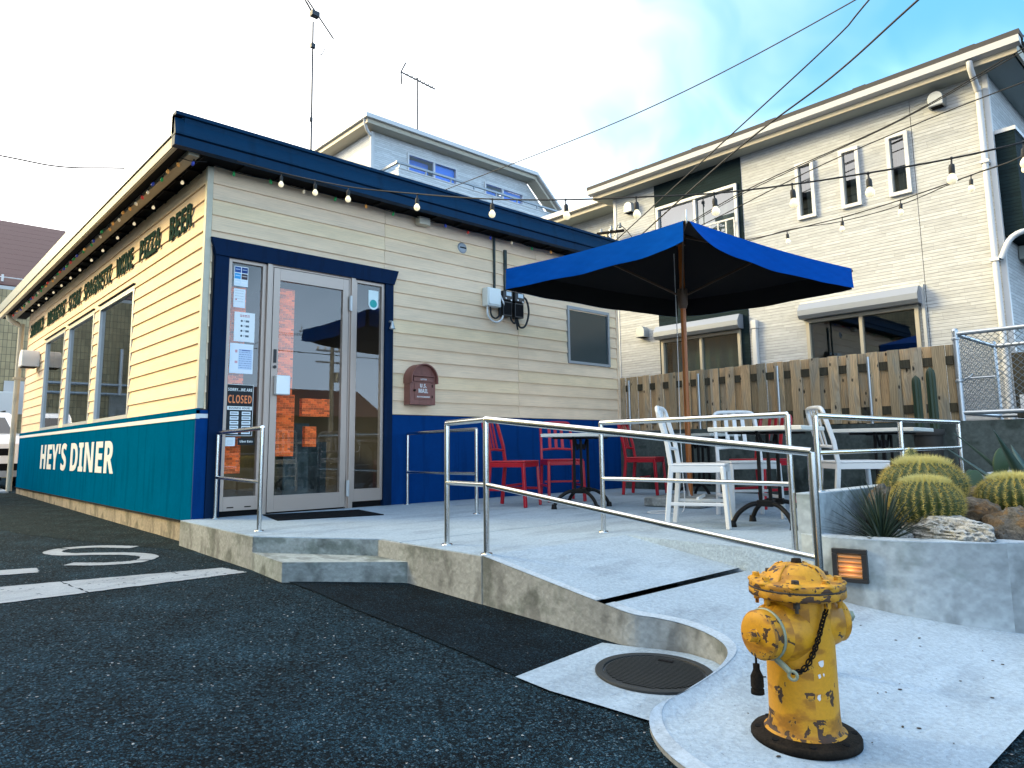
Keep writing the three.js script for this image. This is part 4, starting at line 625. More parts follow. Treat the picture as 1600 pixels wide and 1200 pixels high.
{ // chain link cage on the wall at the right
  const t = thing('chain_link_fence', 'galvanised chain link enclosure at the right end of the board fence', 'fence', null, [0, 0, 0]); const r = 0.022, X0 = 8.12, Z0 = -2.20, Y0 = 1.30, Y1 = 2.10, X1 = 9.5, Z1 = -0.4;
  for (const [x, z] of [[X0, Z0], [X1, Z0], [X0, Z1], [X1, Z1]]) part(t, 'post', mg([rod([x, 1.2, z], [x, Y1 + 0.03, z], r * 1.25, r * 1.25, 14), lathe([[0, 0.03], [0.02, 0.026], [0.03, 0.01], [0.031, 0]], 14).translate(x, Y1 + 0.03, z)]), m.galv);
  for (const z of [-1.55, -0.95]) part(t, 'post', rod([X0, 1.2, z], [X0, 1.33, z], 0.016, 0.016, 10), m.galv);
  for (const y of [Y0, Y1]) { part(t, 'rail', rod([X0, y, Z0], [X0, y, Z1], r), m.galv); part(t, 'rail', rod([X0, y, Z0], [X1, y, Z0], r), m.galv); part(t, 'rail', rod([X1, y, Z0], [X1, y, Z1], r), m.galv); }
  const mesh = (P, W, label) => { const s = 0.062, o = []; const H = Y1 - Y0; for (let d = -H; d < W; d += s) for (const sg of [1, -1]) { let u0 = d, v0 = 0, u1 = d + H, v1 = H; if (u0 < 0) { v0 -= u0; u0 = 0; } if (u1 > W) { v1 -= u1 - W; u1 = W; } if (u1 - u0 < 0.02) continue; const a = sg > 0 ? [u0, v0] : [u0, H - v0], b = sg > 0 ? [u1, v1] : [u1, H - v1]; o.push(rod(P(a[0], Y0 + a[1]), P(b[0], Y0 + b[1]), 0.0026, 0.0026, 4)); } part(t, 'chain_link_mesh', mg(o), m.meshWire); };
  mesh((u, y) => [X0, y, Z0 + u], Z1 - Z0); mesh((u, y) => [X0 + u, y, Z0], X1 - X0); mesh((u, y) => [X1, y, Z0 + u], Z1 - Z0);
  for (const [x, z] of [[X0, Z0]]) for (const y of [1.62, 2.05]) part(t, 'clamp', lathe([[0.028, -0.015], [0.036, -0.012], [0.036, 0.012], [0.028, 0.015]], 14).translate(x, y, z), m.galv);
  part(t, 'latch', mg([rod([X0 - 0.03, 1.64, Z0 + 0.06], [X0 - 0.03, 1.64, Z0 + 0.32], 0.01), tube([[X0, 1.62, Z0 + 0.04], [X0 - 0.04, 1.65, Z0 + 0.1], [X0, 1.68, Z0 + 0.12]], 0.008, 10, 6)]), m.galv);
  const bx = thing('notice_board', 'small grey cabinet behind the chain link mesh', 'cabinet', null, [8.9, 1.25, -1.75], 0); part(bx, 'case', box(-0.1, 0.1, 0, 0.68, -0.14, 0.14, 0.01), m.fenceRail); part(bx, 'plate', box(-0.108, -0.1, 0.08, 0.24, -0.1, 0.1), m.whiteTrim);
}
// ---------- planter ----------
const planterLine = [[3.80, -1.86], [3.745, -1.68], [3.80, -1.40], [3.93, -1.15], [4.10, -0.94], [4.40, -0.74], [5.0, -0.60], [8.2, -0.55]];
{
  const out = new THREE.CatmullRomCurve3(planterLine.map(([x, z]) => V(x, 0, z)), false, 'centripetal').getPoints(60).map((p) => [p.x, p.z]);
  const inn = out.map((p, i) => { const a = out[Math.max(0, i - 1)], b = out[Math.min(out.length - 1, i + 1)], dx = b[0] - a[0], dz = b[1] - a[1], L = Math.hypot(dx, dz); return [p[0] - dz / L * -0.12, p[1] + dx / L * -0.12]; });
  const t = thing('planter', 'curved concrete planter with a lit louvred lamp in its face', 'planter', null, [0, 0, 0]);
  part(t, 'front_wall', slab([...out, ...inn.slice(2).reverse()], 0.0, 0.52), m.concPlanter);
  part(t, 'coping', slab([...out.map((p, i) => [p[0] - 0.003 * 0, p[1]]), ...inn.slice(2).reverse()].map((p) => p), 0.521, 0.527), m.concSmooth);
  part(t, 'back_wall', box(3.795, 8.049, 0.0, 0.734, -1.86, -1.76), m.concPlanter); part(t, 'back_coping', box(3.795, 8.049, 0.7345, 0.74, -1.86, -1.76), m.concSmooth);
  const s = slab([[3.86, -1.76], [3.88, -1.5], [4.05, -1.2], [4.3, -0.92], [5.0, -0.68], [8.04, -0.62], [8.04, -1.76]], 0.1, 0.46); part(t, 'soil', s, m.soil);
}
{ // louvred lamp set into the planter face
  const c = [3.768, 0.40, -1.60], ang = Math.atan2(0.16, 0.29);   // the face here runs towards +z, leaning right
  const t = thing('wall_lamp', 'square black louvred lamp glowing orange in the planter face', 'wall lamp', null, [3.748, 0.392, -1.575], -Math.PI / 2 + 0.19);
  const w = 0.082, h = 0.082; part(t, 'frame', mg([box(-w, w, h - 0.022, h, -0.01, 0.02, 0.003), box(-w, w, -h, -h + 0.022, -0.01, 0.02, 0.003), box(-w, -w + 0.026, -h + 0.022, h - 0.022, -0.01, 0.02, 0.003), box(w - 0.026, w, -h + 0.022, h - 0.022, -0.01, 0.02, 0.003)]), m.blackGloss);
  part(t, 'glowing_panel', box(-w + 0.026, w - 0.026, -h + 0.022, h - 0.022, -0.009, -0.004), new THREE.MeshStandardMaterial({ color: C(0.6, 0.3, 0.12), emissive: C(1, 0.46, 0.12), emissiveIntensity: 0.13 }));
  for (let i = 0; i < 5; i++) { const y = -0.046 + i * 0.024; part(t, 'louvre', bar([-w + 0.027, y + 0.003, 0.008], [w - 0.027, y + 0.003, 0.008], 0.022, 0.003, V(0, 0.75, 0.65)), M(0.30, 0.16, 0.08, 0.4)); }
  const l = new THREE.PointLight(C(1, 0.5, 0.18), 0.006, 2, 2); l.position.set(0, -0.01, 0.03); l.castShadow = true; t.add(l);
}
// rocks
function rock(label, pos, sc, mat, sd, rough = 0.28, layered = 0) {
  let g = mergeVertices(new THREE.IcosahedronGeometry(1, 14).deleteAttribute('uv').deleteAttribute('normal')); const p = g.attributes.position;
  for (let i = 0; i < p.count; i++) { const v = V().fromBufferAttribute(p, i), n = noise3(v.x * 1.6 + sd, v.y * 1.6, v.z * 1.6, sd), f = noise3(v.x * 5 + sd, v.y * 5, v.z * 5, sd + 3), q = noise3(v.x * 13, v.y * 13 + sd, v.z * 13, sd + 7); let k = 1 + rough * 2 * (n - 0.5) + rough * (f - 0.5) + rough * 0.5 * (q - 0.5); if (layered) { const L = mod(v.y * 5.5 + v.x * 1.2 + n * 1.6, 1); k -= layered * sst(0.75, 0.95, L) + layered * 0.7 * sst(0.62, 0.7, f); } v.multiplyScalar(k); v.y = Math.max(v.y, -0.7); p.setXYZ(i, v.x * sc[0], v.y * sc[1], v.z * sc[2]); }
  g.computeVertexNormals(); g = uvm(g); const o = solo('rock', label, 'rock', g, mat, 'rocks in the planter'); o.position.set(...pos); return o;
}
rock('long white layered rock in front of the near barrel cactus', [4.16, 0.545, -1.24], [0.13, 0.085, 0.24], m.rockPale, 3.1, 0.34, 0.16).rotation.set(0, -0.45, 0);
rock('brown rough rock to the right of the white layered rock', [4.50, 0.58, -1.20], [0.14, 0.12, 0.16], m.rockBrown, 5.7, 0.36);
rock('dark grey rock at the right edge below the cactus', [4.32, 0.54, -0.98], [0.11, 0.12, 0.15], m.rockGrey, 8.3, 0.34);
rock('tan rock under the right hand barrel cactus', [4.52, 0.56, -0.92], [0.12, 0.11, 0.14], m.rockBrown, 12.3, 0.34);
rock('pale grey slanted rock behind the right barrel cactus', [5.35, 0.62, -1.45], [0.3, 0.11, 0.2], m.rockGrey, 15.9, 0.3);
rock('mottled grey rock left of the rear barrel cactus', [4.38, 0.60, -1.62], [0.13, 0.15, 0.10], m.rockGrey, 18.1, 0.36);
rock('small pale stone beside the spiky plant', [4.05, 0.50, -1.43], [0.06, 0.05, 0.06], m.rockPale, 21.4, 0.3);
rock('brown stone under the rear barrel cactus', [4.75, 0.52, -1.60], [0.22, 0.12, 0.12], m.rockBrown, 25.4, 0.3);
{ const s = []; for (let i = 0; i < 700; i++) { const x = rr(3.9, 5.6), z = rr(-1.72, -0.7); if (x < 3.86 + sst(-1.6, -0.8, z) * 0.55) continue; const g = new THREE.IcosahedronGeometry(rr(0.006, 0.016), 0); g.rotateX(rr(0, 6)); g.rotateY(rr(0, 6)); g.scale(1, 0.7, 1); g.translate(x, 0.468, z); s.push(g); } const o = solo('planter_gravel', 'pale gravel strewn on the planter soil', 'gravel', uvm(mg(s)), m.rockWhite); o.userData.kind = 'stuff'; }
// golden barrel cacti
function barrel(label, pos, R, H, sd) {
  const t = thing('barrel_cactus', label, 'cactus', 'golden barrel cacti', pos), ribs = 26, nu = ribs * 6, nv = 26, ps = [], idx = [];
  const at = (u, v, k = 0) => { const th = u * 2 * Math.PI, a = v * Math.PI * 0.94; const rb = 1 - 0.15 * (1 - Math.abs(Math.cos(th * ribs / 2)) ** 0.8) * Math.sin(a); const rho = (Math.sin(a) ** 0.82) * R * rb + k * Math.sin(a); let y = H * 0.5 + H * 0.5 * Math.cos(a) + k * Math.cos(a); if (v < 0.12) y -= (0.12 - v) * H * 0.35; return V(Math.cos(th) * rho, y, Math.sin(th) * rho); };
  for (let j = 0; j <= nv; j++) for (let i = 0; i <= nu; i++) { const q = at(i / nu, j / nv); ps.push(q.x, q.y, q.z); }
  for (let j = 0; j < nv; j++) for (let i = 0; i < nu; i++) { const o = j * (nu + 1) + i; idx.push(o, o + 1, o + nu + 1, o + 1, o + nu + 2, o + nu + 1); }
  const g = new THREE.BufferGeometry(); g.setAttribute('position', new THREE.Float32BufferAttribute(ps, 3)); g.setIndex(idx); g.computeVertexNormals(); part(t, 'body', g, m.cactus);
  const mk = (list) => { const pos = []; for (const [b, d, L, w] of list) { const s = V().crossVectors(d, V(0.3, 1, 0.2)).normalize().multiplyScalar(w), u = V().crossVectors(d, s).normalize().multiplyScalar(w), e = b.clone().addScaledVector(d, L); const c = [b.clone().add(s), b.clone().addScaledVector(s, -0.5).addScaledVector(u, 0.87), b.clone().addScaledVector(s, -0.5).addScaledVector(u, -0.87)]; for (let i = 0; i < 3; i++) for (const q of [c[i], c[(i + 1) % 3], e]) pos.push(q.x, q.y, q.z); } const g = new THREE.BufferGeometry(); g.setAttribute('position', new THREE.Float32BufferAttribute(pos, 3)); g.computeVertexNormals(); return g; };
  const A = [], B = []; for (let r = 0; r < ribs; r++) for (let k = 0; k < 24; k++) { const v = 0.06 + 0.78 * (k / 23) + rr(-0.008, 0.008), u = r / ribs, b = at(u, v), n = b.clone().sub(V(0, H * 0.45, 0)).normalize(); const cnt = v < 0.22 ? 12 : 9; for (let s = 0; s < cnt; s++) { const d = n.clone().multiplyScalar(v < 0.22 ? 0.9 : 0.45).add(V(rr(-1, 1), rr(-0.6, 1) + (v < 0.25 ? 0.5 : 0), rr(-1, 1)).multiplyScalar(0.8)).normalize(); (v < 0.22 ? B : A).push([b, d, rr(0.10, 0.17) * R * (v < 0.22 ? 1.5 : 1), 0.0011]); } }
  for (let i = 0; i < 300; i++) { const th = rr(0, 6.28), q = rr(0, 1) ** 0.6 * R * 0.34; const b = at(0, 0.03); b.set(Math.cos(th) * q, H * 0.965 - q * 0.05, Math.sin(th) * q); B.push([b, V(Math.cos(th) * q / R * 1.6 + rr(-0.3, 0.3), 1, Math.sin(th) * q / R * 1.6 + rr(-0.3, 0.3)).normalize(), rr(0.12, 0.34) * R, 0.0013]); }
  part(t, 'spines', mk(A), m.spine); part(t, 'crown_spines', mk(B), m.spineTop); return t;
}
barrel('near golden barrel cactus above the white layered rock', [4.28, 0.56, -1.37], 0.178, 0.245, 1);
barrel('larger golden barrel cactus standing behind the near one', [4.72, 0.60, -1.52], 0.23, 0.295, 2);
barrel('golden barrel cactus cut by the right edge of the view', [4.88, 0.58, -1.10], 0.188, 0.225, 3);
{ // small furry cactus bud on the rear one
  const t = thing('small_cactus', 'small woolly cactus offset peeking over the rear barrel cactus', 'cactus', null, [4.98, 0.55, -1.66]); const g = new THREE.SphereGeometry(0.05, 16, 12); g.scale(0.9, 4.2, 0.9); g.translate(0, 0.21, 0); part(t, 'body', g, m.cactus);
  const ps = []; for (let i = 0; i < 900; i++) { const th = rr(0, 6.28), y = rr(0.05, 0.42), rad = 0.045 * Math.sqrt(Math.max(0.02, 1 - ((y - 0.21) / 0.21) ** 2)); const b = V(Math.cos(th) * rad, y, Math.sin(th) * rad), d = V(Math.cos(th) + rr(-0.5, 0.5), rr(-0.2, 0.9), Math.sin(th) + rr(-0.5, 0.5)).normalize(), e = b.clone().addScaledVector(d, rr(0.02, 0.035)), s = V(0, 0.0012, 0), q = V(d.z, 0, -d.x).multiplyScalar(0.0012); for (const p of [b.clone().add(s), b.clone().sub(s).add(q), e]) ps.push(p.x, p.y, p.z); } const sg = new THREE.BufferGeometry(); sg.setAttribute('position', new THREE.Float32BufferAttribute(ps, 3)); sg.computeVertexNormals(); part(t, 'spines', sg, m.spineTop);
}
function blade(dir, L, w, droop, th = 0.004, n = 9, cup = 0.25) { // tapering solid leaf from the origin
  const h = V(dir.x, 0, dir.z).normalize(), side = V(h.z, 0, -h.x), pos = [], idx = []; let p = V(0, 0, 0), el = Math.asin(clamp(dir.y, -1, 1));
  for (let i = 0; i <= n; i++) { const t = i / n, ww = w * (t < 0.3 ? 0.8 + 0.67 * t : 1 - ((t - 0.3) / 0.7) ** 1.4 * 0.98); const d = V(h.x * Math.cos(el), Math.sin(el), h.z * Math.cos(el)), up = V().crossVectors(side, d).multiplyScalar(-1); if (up.y < 0) up.multiplyScalar(-1); const tk = th * (1 - t * 0.85); for (const [s, u] of [[-1, cup * ww], [0, -tk * 0.5], [1, cup * ww], [0, tk]]) { const q = p.clone().addScaledVector(side, s * ww).addScaledVector(up, u); pos.push(q.x, q.y, q.z); } p = p.clone().addScaledVector(d, L / n); el -= droop / n; }
  for (let i = 0; i < n; i++) for (let k = 0; k < 4; k++) { const a = i * 4 + k, b = i * 4 + (k + 1) % 4; idx.push(a, b, a + 4, b, b + 4, a + 4); }
  const g = new THREE.BufferGeometry(); g.setAttribute('position', new THREE.Float32BufferAttribute(pos, 3)); g.setIndex(idx); g.computeVertexNormals(); return g;
}
{ const t = thing('spiky_plant', 'dark green grass like spiky rosette at the planter corner', 'plant', null, [3.98, 0.47, -1.50]);
  for (let i = 0; i < 110; i++) { const th = i * 2.39996, el = 0.18 + 1.25 * Math.pow(rnd(), 0.8); part(t, 'leaf', blade(V(Math.cos(th) * Math.cos(el), Math.sin(el), Math.sin(th) * Math.cos(el)), rr(0.26, 0.42), rr(0.005, 0.0085), rr(0.1, 0.6), 0.003, 7), m.leafDark); } }
{ const t = thing('agave', 'blue green agave with long pointed leaves at the right edge', 'plant', null, [6.15, 0.46, -1.22]);
  for (let i = 0; i < 17; i++) { const th = i * 2.39996 + 0.6, el = 0.35 + 0.9 * (i / 17); part(t, 'leaf', blade(V(Math.cos(th) * Math.cos(el), Math.sin(el), Math.sin(th) * Math.cos(el)), rr(0.62, 0.85), rr(0.05, 0.065), rr(-0.1, 0.3), 0.03, 10, 0.35), m.agave); } }
{ const t = thing('prickly_pear', 'prickly pear with flat oval pads in front of the grey wall', 'cactus', null, [5.75, 0.46, -1.50]);
  for (const [x, y, z, a, b, ty, tz] of [[-0.12, 0.16, 0, 0.10, 0.14, 0.4, 0.3], [0.05, 0.14, 0.05, 0.09, 0.13, -0.3, -0.2], [-0.22, 0.26, 0.02, 0.11, 0.08, 0.2, 0.9], [-0.05, 0.27, -0.02, 0.10, 0.075, 0.5, -0.8], [0.28, 0.40, 0.08, 0.075, 0.11, 0.3, -0.35], [0.24, 0.22, 0.06, 0.08, 0.12, 0.1, 0.1], [0.0, 0.07, -0.1, 0.12, 0.10, 0.7, 0.2]]) { const g = new THREE.SphereGeometry(1, 20, 14); g.scale(a, b, 0.018); g.rotateZ(tz); g.rotateY(ty - 0.75); g.translate(x, y, z); part(t, 'pad', g, m.pear); } }
{ // columnar cacti in a dark pot at the end of the fence
  const t = thing('column_cactus', 'two tall column cacti in a dark pot by the fence end', 'cactus', null, [7.78, D, -2.42]);
  part(t, 'pot', lathe([[0.0, 0.0], [0.09, 0.0], [0.13, 0.66], [0.145, 0.66], [0.145, 0.72], [0.12, 0.72], [0.11, 0.68], [0, 0.68]], 24), M(0.02, 0.018, 0.016, 0.7));
  for (const [x, z, h, r] of [[-0.03, -0.06, 0.60, 0.042], [0.05, 0.05, 0.68, 0.045]]) { const nu = 56, nv = 20, ps = [], ix = []; for (let j = 0; j <= nv; j++) for (let i = 0; i <= nu; i++) { const th = i / nu * 6.2832, v = j / nv, rr_ = r * (v > 0.86 ? Math.sqrt(Math.max(0.001, 1 - ((v - 0.86) / 0.14) ** 2)) : 1) * (1 - 0.22 * (0.5 + 0.5 * Math.cos(th * 7))); ps.push(x + Math.cos(th) * rr_, 0.66 + v * h, z + Math.sin(th) * rr_); } for (let j = 0; j < nv; j++) for (let i = 0; i < nu; i++) { const o = j * (nu + 1) + i; ix.push(o, o + nu + 1, o + 1, o + 1, o + nu + 1, o + nu + 2); } const g = new THREE.BufferGeometry(); g.setAttribute('position', new THREE.Float32BufferAttribute(ps, 3)); g.setIndex(ix); g.computeVertexNormals(); part(t, 'stem', g, m.columnCactus); }
}

// ---------- fire hydrant ----------
{
  const hx = 2.209, hz = -1.10, hy = apronY(hx, hz) - 0.004, t = thing('fire_hydrant', 'worn yellow fire hydrant with chipped paint standing on the apron', 'fire hydrant', null, [hx, hy, hz]);
  const L = (prof, seg = 40) => uvm(lathe(prof, seg));
  part(t, 'base_flange', L([[0, 0.032], [0.105, 0.034], [0.118, 0.030], [0.155, 0.022], [0.160, 0.016], [0.160, 0.0], [0, 0]]), m.rustDark);
  for (let i = 0; i < 8; i++) { const a = i / 8 * 6.283 + 0.2; part(t, 'bolt_hole', rod([Math.cos(a) * 0.137, 0.02, Math.sin(a) * 0.137], [Math.cos(a) * 0.137, 0.0275, Math.sin(a) * 0.137], 0.011, 0.011, 10), m.black); }
  part(t, 'barrel_foot', L([[0.120, 0.030], [0.112, 0.035], [0.1065, 0.043], [0.104, 0.055], [0.1026, 0.075], [0.1024, 0.0885]]), m.yellowFoot, 'foot of the barrel with most of its paint gone');
  part(t, 'barrel', L([[0.1024, 0.0885], [0.1024, 0.09], [0.1018, 0.2], [0.101, 0.3], [0.1005, 0.36], [0.0995, 0.41], [0.098, 0.42]]), m.yellow);
  const sph = new THREE.SphereGeometry(0.101, 32, 20); sph.scale(1.0, 1.0, 1.0); sph.translate(0, 0.325, 0);
  const TL = -0.253, TR = -0.55;                       // the two outlets are not quite in line
  part(t, 'outlet', uvm(mg([sph, ...[-1, 1].map((s) => { const g = lathe(s < 0 ? [[0.096, 0.0], [0.094, 0.05], [0.09, 0.085], [0.084, 0.115], [0.07, 0.13], [0.066, 0.15]] : [[0.088, 0.0], [0.086, 0.05], [0.08, 0.09], [0.072, 0.115], [0.06, 0.12]], 32); g.rotateZ(s < 0 ? Math.PI / 2 : -Math.PI / 2); g.rotateY(s < 0 ? TL : TR); g.translate(0, s < 0 ? 0.325 : 0.345, 0); return g; })])), m.yellow);
  // caps
  const cap = (s, prof, y) => { const g = lathe(prof, 32); g.rotateZ(s < 0 ? Math.PI / 2 : -Math.PI / 2); g.rotateY(s < 0 ? TL : TR); g.translate(0, y, 0); return uvm(g); };
  const c1 = part(t, 'outlet_cap', cap(-1, [[0.066, 0.146], [0.071, 0.148], [0.071, 0.172], [0.066, 0.180], [0.05, 0.187], [0.03, 0.190], [0, 0.191]], 0.325), m.yellowWorn);
  const nut = (s, x, r, h, y) => { const g = new THREE.CylinderGeometry(r * 0.8, r, h, 5); g.rotateZ(s < 0 ? Math.PI / 2 : -Math.PI / 2); g.translate(s * x, y, 0); g.rotateY(s < 0 ? TL : TR); return g; };
  part(c1, 'cap_rim', cap(-1, [[0.0655, 0.1455], [0.0722, 0.148], [0.0722, 0.171], [0.0675, 0.178]], 0.325), m.yellowFoot, 'cap rim with chipped paint'); part(c1, 'cap_nut', uvm(mg([nut(-1, 0.203, 0.017, 0.03, 0.325), nut(-1, 0.19, 0.026, 0.01, 0.325)])), m.yellowWorn);
  part(c1, 'cap_ring', (() => { const g = new THREE.TorusGeometry(0.0705, 0.0055, 8, 40); g.rotateY(Math.PI / 2); g.translate(-0.142, 0.325, 0); g.rotateY(TL); return g; })(), m.brass);
  const c2 = part(t, 'outlet_cap', cap(1, [[0.060, 0.118], [0.066, 0.12], [0.066, 0.137], [0.058, 0.146], [0, 0.15]], 0.345), m.yellowWorn); part(c2, 'cap_nut', uvm(mg([nut(1, 0.166, 0.020, 0.044, 0.352)])), m.brass);
  // bonnet
  part(t, 'neck', L([[0.098, 0.405], [0.0975, 0.42], [0.097, 0.43]]), m.yellow);
  part(t, 'bonnet_flange', L([[0.10, 0.424], [0.140, 0.426], [0.144, 0.430], [0.144, 0.448], [0.138, 0.451], [0.10, 0.451]]), m.yellowFoot);
  part(t, 'bonnet_rim', L([[0.138, 0.4515], [0.142, 0.454], [0.142, 0.468], [0.134, 0.472]]), m.yellowFoot, 'bonnet rim with paint knocked off its edge');
  part(t, 'bonnet', L([[0.134, 0.472], [0.10, 0.476], [0.090, 0.482], [0.083, 0.497], [0.068, 0.511], [0.045, 0.519], [0.028, 0.5215], [0, 0.5225]]), m.yellowWorn);
  part(t, 'gasket', L([[0.1395, 0.4495], [0.1436, 0.4495], [0.1436, 0.4548], [0.1395, 0.4548]]), m.rust);
  for (let i = 0; i < 8; i++) { const a = i / 8 * 6.283 + 0.35, x = Math.cos(a) * 0.120, z = Math.sin(a) * 0.120; part(t, 'bolt', uvm(new THREE.CylinderGeometry(0.012, 0.013, 0.012, 6).translate(x, 0.482, z)), i % 3 ? m.yellowWorn : m.rust); part(t, 'nut', mg([new THREE.CylinderGeometry(0.011, 0.011, 0.018, 6).translate(x, 0.416, z), new THREE.CylinderGeometry(0.006, 0.006, 0.02, 8).translate(x, 0.403, z)].map(uvm)), i % 3 ? m.yellowWorn : m.rust); }
  for (let i = 0; i < 8; i++) { const a = i / 8 * 6.283 + 0.35; const g = new THREE.SphereGeometry(0.024, 14, 10); g.scale(1, 0.42, 0.9); g.translate(Math.cos(a) * 0.124, 0.469, Math.sin(a) * 0.124); part(t, 'bolt_lug', uvm(g), m.yellowWorn); }
  for (let i = 0; i < 4; i++) { const a = i / 4 * 6.283 + 0.1; part(t, 'bonnet_rib', uvm(mg([tube([[Math.cos(a) * 0.10, 0.474, Math.sin(a) * 0.10], [Math.cos(a) * 0.088, 0.488, Math.sin(a) * 0.088], [Math.cos(a) * 0.07, 0.511, Math.sin(a) * 0.07], [Math.cos(a) * 0.045, 0.5205, Math.sin(a) * 0.045]], 0.0035, 12, 6)])), m.yellowWorn); }
  part(t, 'operating_nut', uvm(mg([new THREE.CylinderGeometry(0.015, 0.018, 0.014, 5).translate(0.01, 0.528, 0)])), m.rustDark);
  // chain from the bonnet to the cap ring
  const cv = V(-0.895, 0, 0.446), lv = V(0.446, 0, 0.895), at = (r, c, y) => cv.clone().multiplyScalar(c).addScaledVector(lv, r).setY(y);
  const path = new THREE.CatmullRomCurve3([at(0.085, 0.088, 0.418), at(0.068, 0.092, 0.372), at(0.050, 0.099, 0.315), at(0.026, 0.112, 0.262), at(0.004, 0.130, 0.236), at(-0.022, 0.150, 0.230)]);
  const ch = part(t, 'chain', rod(at(0.085, 0.086, 0.412).toArray(), at(0.085, 0.088, 0.426).toArray(), 0.006), m.rustDark); const n = 21;
  for (let i = 0; i < n; i++) { const p = path.getPointAt((i + 0.5) / n), tg = path.getTangentAt((i + 0.5) / n), g = new THREE.TorusGeometry(0.0072, 0.0021, 6, 14); g.scale(1, 1.45, 1); g.rotateY(i % 2 ? 0.35 : 1.92); g.applyQuaternion(new THREE.Quaternion().setFromUnitVectors(V(0, 1, 0), tg)); g.translate(p.x, p.y, p.z); part(ch, 'chain_link', g, m.rustDark); }
  part(t, 'chain_eye', mg([tube([[-0.142, 0.258, 0.035], [-0.140, 0.245, 0.06], [-0.135, 0.232, 0.075]], 0.009, 10, 8), (() => { const g = new THREE.TorusGeometry(0.012, 0.005, 8, 18); g.rotateY(-1.1); g.translate(-0.132, 0.224, 0.082); return g; })()]).rotateY(TL), m.brass);
  part(t, 'hanging_tag', mg([rod([-0.155, 0.26, -0.035], [-0.155, 0.225, -0.035], 0.0035), lathe([[0, 0.232], [0.010, 0.231], [0.010, 0.215], [0.013, 0.208], [0.019, 0.196], [0.0195, 0.165], [0.016, 0.162], [0.0195, 0.158], [0.020, 0.145], [0, 0.144]], 18).translate(-0.155, 0, -0.035)]).rotateY(TL), m.rustDark);
  // bare primer spots where paint has come away
  const spot = (r, y, s) => { const a = Math.asin(r / 0.1015), p = cv.clone().multiplyScalar(Math.cos(a) * 0.1013).addScaledVector(lv, r).setY(y); const g = new THREE.CircleGeometry(s, 9); const q = g.attributes.position; for (let i = 1; i < q.count; i++) { const k = 0.65 + 0.6 * hash(i, Math.round(y * 1000), 4); q.setXY(i, q.getX(i) * k * 0.8, q.getY(i) * k * 1.2); } g.rotateY(Math.atan2(p.x, p.z)); g.translate(p.x * 1.012, p.y, p.z * 1.012); return g; };
  part(t, 'bare_spot', mg([spot(0.055, 0.245, 0.011), spot(0.048, 0.212, 0.006), spot(0.060, 0.214, 0.004), spot(0.043, 0.152, 0.008)]), M(0.62, 0.62, 0.62, 0.7), 'grey spots of bare primer');
}
// ---------- string lights ----------
const bulbG = lathe([[0.010, 0], [0.014, -0.008], [0.024, -0.024], [0.027, -0.038], [0.023, -0.054], [0.012, -0.063], [0, -0.065]], 16);
const sockG = mg([lathe([[0.004, 0.085], [0.006, 0.055], [0.014, 0.05], [0.017, 0.035], [0.017, 0.0], [0.012, -0.003]], 12), new THREE.SphereGeometry(0.010, 8, 6).translate(0, 0.088, 0)]);
function lightString(label, pts, us, r = 0.0055, sc = 0.88, extra) {
  const t = thing('string_lights', label, 'string lights', 'strings of lights', [0, 0, 0]); const c = new THREE.CatmullRomCurve3(pts.map((p) => V(...p)));
  part(t, 'cable', new THREE.TubeGeometry(c, 120, r, 6), m.cable); if (extra) part(t, 'cable', new THREE.TubeGeometry(new THREE.CatmullRomCurve3(pts.map((p, i) => V(p[0], p[1] - 0.02 - 0.03 * Math.sin(i * 1.7), p[2]))), 120, r * 0.8, 6), m.cable);
  for (const q of us) { let p; if (Array.isArray(q)) { let bd = 9; for (let i = 0; i <= 600; i++) { const s = c.getPoint(i / 600), d = Math.abs(s.z - q[0]); if (d < bd) { bd = d; p = s; } } } else p = c.getPoint(q); const b = part(t, 'bulb', bulbG, m.bulb); b.position.set(p.x, p.y - 0.088 * sc, p.z); b.scale.setScalar(sc); part(b, 'socket', sockG, m.socket); b.rotation.set(rr(-0.06, 0.06), 0, rr(-0.06, 0.06)); } return t;
}
lightString('string of bulbs crossing from the front eave over the deck to the right edge', [[2.30, 3.60, -6.16], [2.59, 3.479, -5.87], [2.83, 3.181, -5.088], [3.012, 2.954, -4.347], [3.12, 2.733, -3.604], [3.257, 2.601, -3.024], [3.36, 2.507, -2.537], [3.539, 2.454, -2.109], [3.681, 2.427, -1.71], [3.833, 2.428, -1.366], [3.978, 2.437, -1.027], [4.128, 2.475, -0.746], [4.7, 2.72, -0.70], [5.4, 3.1, -0.68]], [-5.87, -5.50, -5.09, -4.347, -3.604, -3.024, -2.537, -2.109, -1.71, -1.366, -1.027, -0.746].map((z) => [z]));
lightString('double cable with bulbs running behind the umbrella towards the house corner', [[7.15, 3.60, -6.18], [6.82, 3.27, -4.7], [6.63, 3.12, -3.51], [6.55, 3.09, -3.13], [6.49, 3.07, -2.58], [6.40, 3.07, -2.05], [6.31, 3.10, -1.50], [6.22, 3.12, -1.13], [5.4, 3.16, -0.68]], [-3.13, -2.58, -2.05, -1.50, -1.13].map((z) => [z]), 0.005, 0.88, true);
lightString('row of warm bulbs under the side eave of the diner', [[2.08, 3.655, -6.4], [2.08, 3.652, -9], [2.08, 3.652, -12], [2.08, 3.652, -15.5]], [-6.957, -7.883, -8.602, -9.309, -10.019, -10.635, -11.315, -11.935, -12.571, -13.213, -13.803, -14.503, -15.126].map((z) => [z]), 0.004, 0.62);
